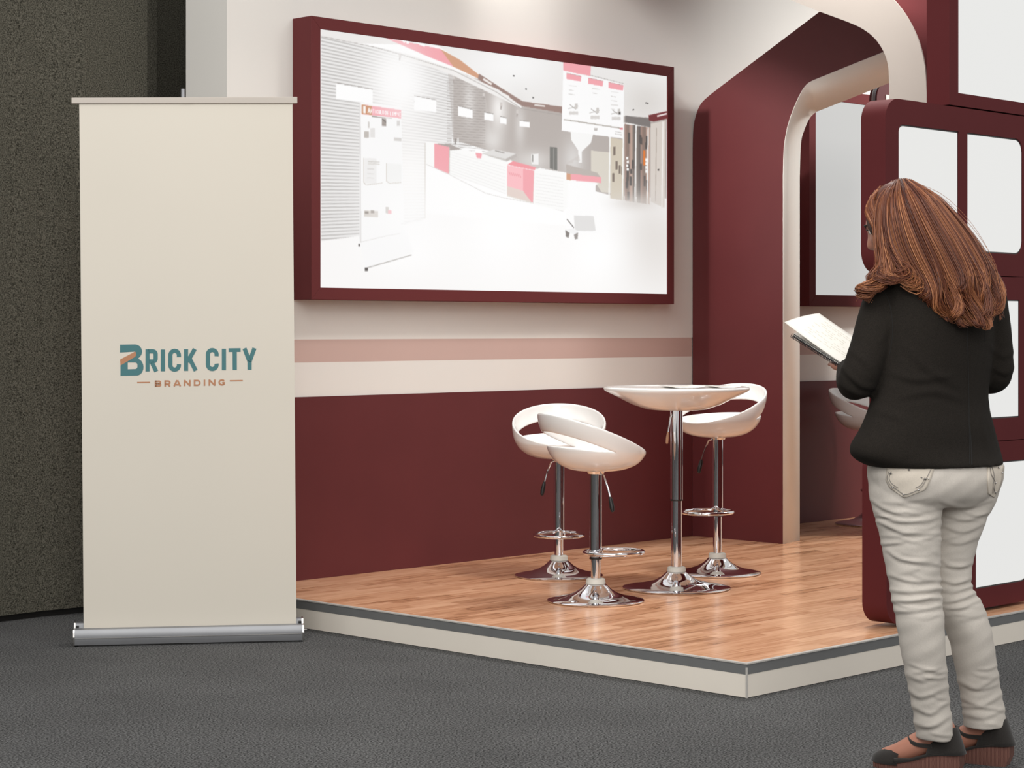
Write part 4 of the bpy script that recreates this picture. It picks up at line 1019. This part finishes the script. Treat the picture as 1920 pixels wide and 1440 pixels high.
# --- wedge sandals
WEDGE = bpy.data.materials.new('woven_wedge'); WEDGE.use_nodes = True
nt = WEDGE.node_tree; b = nt.nodes['Principled BSDF']; b.inputs['Roughness'].default_value = .8
tc = nt.nodes.new('ShaderNodeTexCoord'); wv = nt.nodes.new('ShaderNodeTexWave'); wv.inputs['Scale'].default_value = 90; wv.inputs['Distortion'].default_value = 1.5; wv.inputs['Detail'].default_value = 1
nt.links.new(tc.outputs['Object'], wv.inputs['Vector']); rp = nt.nodes.new('ShaderNodeValToRGB'); rp.color_ramp.elements[0].color = lin((78,38,32)); rp.color_ramp.elements[1].color = lin((122,86,74))
nt.links.new(wv.outputs['Fac'], rp.inputs[0]); nt.links.new(rp.outputs[0], b.inputs['Base Color'])
def sandal(h_):
    def fp(a, s, z): return h_+fd*a+fs_*s+Vector((0, 0, z))
    st = [(-.022,.024,.060),(.0,.033,.060),(.03,.036,.058),(.07,.034,.050),(.11,.036,.034),(.15,.041,.022),(.185,.042,.018),(.215,.036,.018),(.238,.020,.019)]
    rings = []
    for a, w_, zt in st:
        k = .006*max(0, (.03-a)/.05)
        rings.append([fp(a+k*2, -w_*.92, 0), fp(a+k*2, w_*.92, 0), fp(a, w_, zt*.5), fp(a, w_, zt), fp(a, -w_, zt), fp(a, -w_, zt*.5)])
    sh_ = obj('sandal', MB().loft(rings), WEDGE, woman, smooth=True, angle=35)
    # heel cup: a U about the heel that reaches forward along both sides
    rr = []
    for j in range(7):
        t = j/6; row = []
        for k in range(25):
            q = -1+2*k/24; A_ = abs(q); sg_ = 1 if q > 0 else -1
            if A_ < .42:
                an_ = A_/.42*PI/2; a_ = -.030*math.cos(an_)*(1.0-.18*t); s_ = sg_*(.0365-.002*t)*math.sin(an_)
            else:
                f_ = (A_-.42)/.58; a_ = f_*(.074-.030*t); s_ = sg_*(.0365-.002*t)
            zb = .060-.010*max(0, A_-.42); zt = .136-.054*max(0, A_-.30)/.70
            row.append(fp(a_+.021*t, s_, zb+(zt-zb)*t))
        rr.append(row)
    vs = [p_ for r in rr for p_ in r]; fs = [(j*25+k, j*25+k+1, (j+1)*25+k+1, (j+1)*25+k) for j in range(6) for k in range(24)]
    o = obj('heel_cup', MB().add(vs, fs), SUEDE, sh_, smooth=True); m = o.modifiers.new('s', 'SOLIDIFY'); m.thickness = .0035; m.offset = 1
    # toe cap
    rr = []
    for a, w_, hh in ((.158,.0425,.040),(.18,.0435,.042),(.205,.040,.037),(.225,.030,.029),(.240,.014,.018),(.245,.003,.010)):
        rr.append([fp(a, w_*math.cos(PI*k/12), .016+hh*math.sin(PI*k/12)) for k in range(13)])
    vs = [p_ for r in rr for p_ in r]; fs = [(j*13+k, j*13+k+1, (j+1)*13+k+1, (j+1)*13+k) for j in range(len(rr)-1) for k in range(12)]
    o = obj('toe_cap', MB().add(vs, fs), SUEDE, sh_, smooth=True); m = o.modifiers.new('s', 'SOLIDIFY'); m.thickness = .003; m.offset = 1
    # ankle strap and the low side bands
    pts = [fp(*q) for q in spline([(.055,-.0385,.082),(.10,-.037,.082),(.126,-.024,.089),(.136,0,.096),(.126,.024,.089),(.10,.037,.082),(.055,.0385,.082)], 5)]
    mb = MB()
    for dz in (-.003, 0, .003): mb.tube([p_+Vector((0, 0, dz)) for p_ in pts], .003, 6)
    obj('ankle_strap', mb, SUEDE, sh_, smooth=True)
    for s in (-1, 1): obj('side_band', MB().tube([fp(.02, s*.036, .063), fp(.07, s*.036, .054), fp(.12, s*.039, .036), fp(.165, s*.042, .030)], [.005,.004,.005,.008], 8), SUEDE, sh_, smooth=True)
sandal(hL); sandal(hR)

# --- hair: a combed mass of fine locks over a soft underlay
HM = bpy.data.materials.new('copper_hair'); HM.use_nodes = True; nt = HM.node_tree; b = nt.nodes['Principled BSDF']
b.inputs['Roughness'].default_value = .42; b.inputs['Specular IOR Level'].default_value = .5
at = nt.nodes.new('ShaderNodeVertexColor'); at.layer_name = 'lock'; sx_ = nt.nodes.new('ShaderNodeSeparateColor'); nt.links.new(at.outputs['Color'], sx_.inputs[0])
rp = nt.nodes.new('ShaderNodeValToRGB'); rp.color_ramp.elements[0].color = lin((60,26,20)); rp.color_ramp.elements[1].color = lin((184,122,80)); e_ = rp.color_ramp.elements.new(.5); e_.color = lin((112,60,37))
nt.links.new(sx_.outputs[0], rp.inputs[0]); nt.links.new(rp.outputs[0], b.inputs['Base Color'])
GU = [  # guide locks across the back of the head, left to right: (px, py, depth)
 [(1672,346,.075),(1650,372,.04),(1642,410,.0),(1646,455,-.03),(1646,500,-.06),(1630,532,-.085),(1614,552,-.08),(1620,562,-.06)],
 [(1676,343,.06),(1656,372,-.01),(1652,415,-.04),(1656,460,-.07),(1658,495,-.09),(1644,522,-.095),(1626,545,-.09),(1616,556,-.07)],
 [(1680,341,.05),(1664,370,-.04),(1662,415,-.075),(1672,460,-.09),(1690,490,-.10),(1704,500,-.105),(1690,512,-.11),(1672,508,-.10)],
 [(1684,340,.04),(1680,372,-.05),(1688,420,-.085),(1704,470,-.10),(1728,520,-.105),(1745,560,-.10),(1760,592,-.10),(1772,598,-.095)],
 [(1690,339,.04),(1702,372,-.055),(1722,420,-.09),(1746,470,-.11),(1768,520,-.115),(1778,560,-.115),(1792,600,-.115),(1812,608,-.11)],
 [(1696,339,.04),(1726,370,-.05),(1756,420,-.085),(1784,470,-.11),(1806,520,-.12),(1814,560,-.12),(1826,598,-.12),(1842,606,-.11)],
 [(1702,340,.045),(1746,370,-.03),(1784,420,-.065),(1814,470,-.095),(1838,520,-.105),(1842,560,-.105),(1848,592,-.10),(1836,606,-.10)],
 [(1706,341,.05),(1758,372,.0),(1802,420,-.03),(1836,468,-.06),(1858,512,-.075),(1862,550,-.08),(1862,580,-.08),(1850,596,-.08)],
 [(1706,341,.055),(1761,375,.03),(1806,424,.01),(1839,470,-.02),(1863,511,-.045),(1867,548,-.06),(1866,576,-.06),(1856,590,-.06)],
 [(1706,342,.06),(1762,376,.06),(1806,425,.03),(1840,472,.0),(1864,510,-.03),(1868,545,-.035),(1866,572,-.04),(1856,584,-.045)],
 [(1704,343,.085),(1752,380,.10),(1790,430,.10),(1818,478,.075),(1842,512,.04),(1856,540,.01),(1858,565,-.01),(1850,582,-.02)]]
GU = [[L(*p_) for p_ in g] for g in GU]; NG = len(GU); GK = 18
GS = np.array([[list(q) for q in spline([tuple(p_) for p_ in g], 3)][:22] for g in GU])      # guides x samples x 3
def guide(s):
    k = s*(NG-1); i = min(int(k), NG-2); f_ = k-i; f_ = f_*f_*(3-2*f_)*.5+f_*.5
    return GS[i]*(1-f_)+GS[i+1]*f_
center = np.array(list(hc))
# underlay: the guide sheet closed towards the head
rng = np.random.default_rng(11)
hv = []; hf_ = []; hcol = []
def add_tube(P_, rad, col, n=4):
    m_ = len(P_); T = np.gradient(P_, axis=0); T /= np.linalg.norm(T, axis=1)[:, None]+1e-9
    ref = np.array((.3, -.9, .2)); A = np.cross(T, ref); A /= np.linalg.norm(A, axis=1)[:, None]+1e-9; B_ = np.cross(T, A)
    o_ = len(hv)
    for i in range(m_):
        for k in range(n):
            q = 2*PI*k/n; hv.append(tuple(P_[i]+(A[i]*math.cos(q)+B_[i]*math.sin(q))*rad[i])); hcol.append((col[0]+.30*max(0, i/m_-.5), 0, 0, 1))
    for i in range(m_-1):
        for k in range(n):
            l = (k+1) % n; hf_.append((o_+i*n+k, o_+i*n+l, o_+(i+1)*n+l, o_+(i+1)*n+k))
un = MB()
rings = []
for j in range(1, GS.shape[1]-3):
    row = [Vector(guide(s)[j])+Vector((0, .024, -.006)) for s in np.linspace(0.04, .97, 26)]
    bk = [v+Vector((.0, .030+.05*max(0, 1-j/12), 0)) for v in reversed(row)]
    rings.append(row+bk)
un.loft(rings)
un.loft([[head_pt(.086*math.sin(PI*i/16)*math.cos(2*PI*k/28)*(1-.1*max(0, -math.cos(PI*i/16))), -.012+.100*math.sin(PI*i/16)*min(math.sin(2*PI*k/28), .42), .006+.120*math.cos(PI*i/16)) for k in range(28)] for i in range(1, 13)])
ume = grown(un, .008, 16, 'hair_underlay')
HU = mat('hair_underlay', (88,44,28), .5, var=.3, vscale=60)
link('hair_underlay', ume, HU, woman, True)
for layer, (cnt, depth, rr_) in enumerate(((500, .016, .0030), (900, .006, .0021), (760, -.001, .0014))):
    for i in range(cnt):
        s = rng.random(); P_ = guide(s).copy(); m_ = len(P_); t = np.linspace(0, 1, m_)
        cl = math.floor(s*34)/34; ph0 = cl*41.0
        P_[:, 1] += depth*np.clip(t*3, .3, 1)+rng.normal(0, .004)
        P_[:, 0] += rng.normal(0, .0045)*np.clip(t*2.5, .3, 1); P_[:, 2] += rng.normal(0, .003)
        w_ = np.clip((t-.46)/.34, 0, 1); w_ = w_*w_*(3-2*w_); am = .017+.009*math.sin(cl*97)
        th_ = (15+5*math.sin(cl*31))*(t-.46)+ph0+rng.normal(0, .22)
        P_[:, 0] += am*w_*np.sin(th_); P_[:, 1] -= am*1.1*w_*(1-np.cos(th_))*.6; P_[:, 2] += am*.7*w_*np.cos(th_*1.0+.8)
        ln = rng.uniform(.84, 1.0)
        tt = np.linspace(0, ln, 20); Q = np.stack([np.interp(tt, t, P_[:, c]) for c in range(3)], 1)
        rad = rr_*np.clip(1.15-.75*tt/ln, .15, 1)*np.clip(.5+tt*6, .5, 1)*rng.uniform(.7, 1.25)
        c_ = float(np.clip(.40+.34*math.sin(cl*60+1.3)*.6+rng.normal(0, .17)+(.05, 0, .10)[layer], 0, 1))
        add_tube(Q, rad, (c_, c_, c_, 1))
# short crown locks from the parting forwards over the brow, and a few flyaways
for i in range(320):
    s = rng.random(); a0 = head_pt(rng.normal(-.004, .006), -.02+.06*rng.random(), .122); sx1 = -1 if rng.random() < .5 else 1
    def on_head(x, y, z, k):
        n_ = math.sqrt((x/.074)**2+(y/.094)**2+(z/.112)**2); return head_pt(x/n_*k, y/n_*k, z/n_*k)
    a0 = on_head(rng.normal(-.004, .006), -.02+.06*rng.random(), .11, 1.07)
    j_ = .036*rng.random()
    pts = [a0, on_head(sx1*.05, .022+j_, .08, 1.10), on_head(sx1*.072, .018+j_, .03, 1.12), on_head(sx1*.074, .006+j_, -.03, 1.14), head_pt(sx1*.080, -.004+j_, -.09), head_pt(sx1*(.080+.008*rng.random()), -.02, -.14)]
    Q = np.array(spline([tuple(p_) for p_ in pts], 4)); Q += rng.normal(0, .002, 3)
    c_ = float(np.clip(.55+rng.normal(0, .15), 0, 1)); add_tube(Q, .0026*np.clip(1.1-np.linspace(0, 1, len(Q))*.7, .2, 1), (c_, c_, c_, 1))
for i in range(70):
    s = rng.random(); P_ = guide(s).copy(); t = np.linspace(0, 1, len(P_)); dirx = rng.normal(0, 1, 3)*.014
    P_ = P_+dirx*np.sin(t*PI*rng.uniform(.6, 1.4))[:, None]*1.1; P_[:, 1] -= .006; add_tube(P_[: int(rng.uniform(12, 21))], np.full(len(P_[: int(rng.uniform(12, 12.9))]), .0006) if 0 else np.full(22, .0006), (.7, .7, .7, 1), 3)
hme = bpy.data.meshes.new('hair'); hme.from_pydata(hv, [], hf_)
ca = hme.color_attributes.new('lock', 'FLOAT_COLOR', 'POINT'); ca.data.foreach_set('color', np.array(hcol, dtype=float).reshape(-1))
link('hair', hme, HM, woman, True)
# dark curled fringe at the temple
fr = MB()
for i in range(14):
    j_ = .006*math.sin(i*2.3); k_ = i/13
    pts = [on_head(-.030-.012*k_, .05, .085, 1.05), on_head(-.052-.006*k_, .058+j_, .055, 1.07), on_head(-.058, .062-.02*k_+j_, .022, 1.09), on_head(-.058+.004*math.sin(i*3.1), .066-.02*k_, .0, 1.06), on_head(-.060, .052-.02*k_+j_, -.004+.012*math.sin(i*1.7), 1.11)]
    q_ = spline([tuple(p_) for p_ in pts], 4); fr.tube(q_, [.0022*min(1, 1.3-i_/len(q_)) for i_ in range(len(q_))], 5)
obj('fringe', fr, mat('dark_fringe', (62,44,37), .55), woman, smooth=True)

# --- spiral notebook in her hands
nb = thing('notebook', 'open spiral notebook with a curled loose top page held by the woman', 'notebook', (WO.x, WO.y, 0), YAW)
base = S2.copy(); nb.location = Vector((WO.x, WO.y, 0))+Vector(((RT*base.x+FW*base.y).x, (RT*base.x+FW*base.y).y, base.z))
def NP_(s, t, h): return sd_*s+ev*t+nn_*h
def slab(mb, h0, h1, s0=0, s1=1, t0=0.03, t1=1.0): return mb.add([NP_(s0,t0,h0),NP_(s1,t0,h0),NP_(s1,t1,h0),NP_(s0,t1,h0),NP_(s0,t0,h1),NP_(s1,t0,h1),NP_(s1,t1,h1),NP_(s0,t1,h1)], [(3,2,1,0),(4,5,6,7),(0,1,5,4),(1,2,6,5),(2,3,7,6),(3,0,4,7)])
obj('back_cover', slab(MB(), -.003, -.001), mat('black_board', (40,40,42), .6), nb)
obj('page_block', slab(MB(), -.001, .007, .01, .99, .05, .99), PAPER, nb)
vs = []; fs = []; NS, NT_ = 24, 10
for i in range(NS+1):
    s = i/NS*1.04
    for j in range(NT_+1):
        t = .02+j/NT_*1.0
        lift = .009+.034*s**2.2+.010*math.sin(PI*j/NT_)*s*.4-.006*s*t
        vs.append(NP_(s, t-.17*s**2.5+.03, lift))
for i in range(NS):
    for j in range(NT_): fs.append((i*(NT_+1)+j, (i+1)*(NT_+1)+j, (i+1)*(NT_+1)+j+1, i*(NT_+1)+j+1))
pg = obj('top_page', MB().add(vs, fs), PAPER, nb, smooth=True); m = pg.modifiers.new('s', 'SOLIDIFY'); m.thickness = .0006
ink = MB(); rng2 = random.Random(5)
for r_ in range(11):
    t_ = .22+r_*.065; s = .10
    while s < .82:
        ln = rng2.uniform(.03, .09); k = 4; vv = []
        for i in range(k+1):
            q = s+ln*i/k; 
            for dt in (-.008, .008):
                t = t_+dt; j_ = (t-.02)
                vv.append(NP_(q*1.0, t-.17*q**2.5+.03, .0098+.034*q**2.2+.010*math.sin(PI*j_)*q*.4-.006*q*t))
        if rng2.random() < .75: ink.add(vv, [(2*i, 2*i+2, 2*i+3, 2*i+1) for i in range(k)])
        s += ln+.02
obj('handwriting', ink, mat('pale_ink', (206,200,186), .7), pg)
sp = MB()
NC = 34
pts = []
for i in range(NC*8):
    s = .01+.98*i/(NC*8); q = 2*PI*i/8; pts.append(NP_(s, .0, .003)+ev.normalized()*(.0075*math.cos(q))+nn_*(.0075*math.sin(q)))
obj('spiral_wire', sp.tube(pts, .0008, 4), mat('black_wire', (52,52,54), .35, metal=.6), nb, smooth=True)
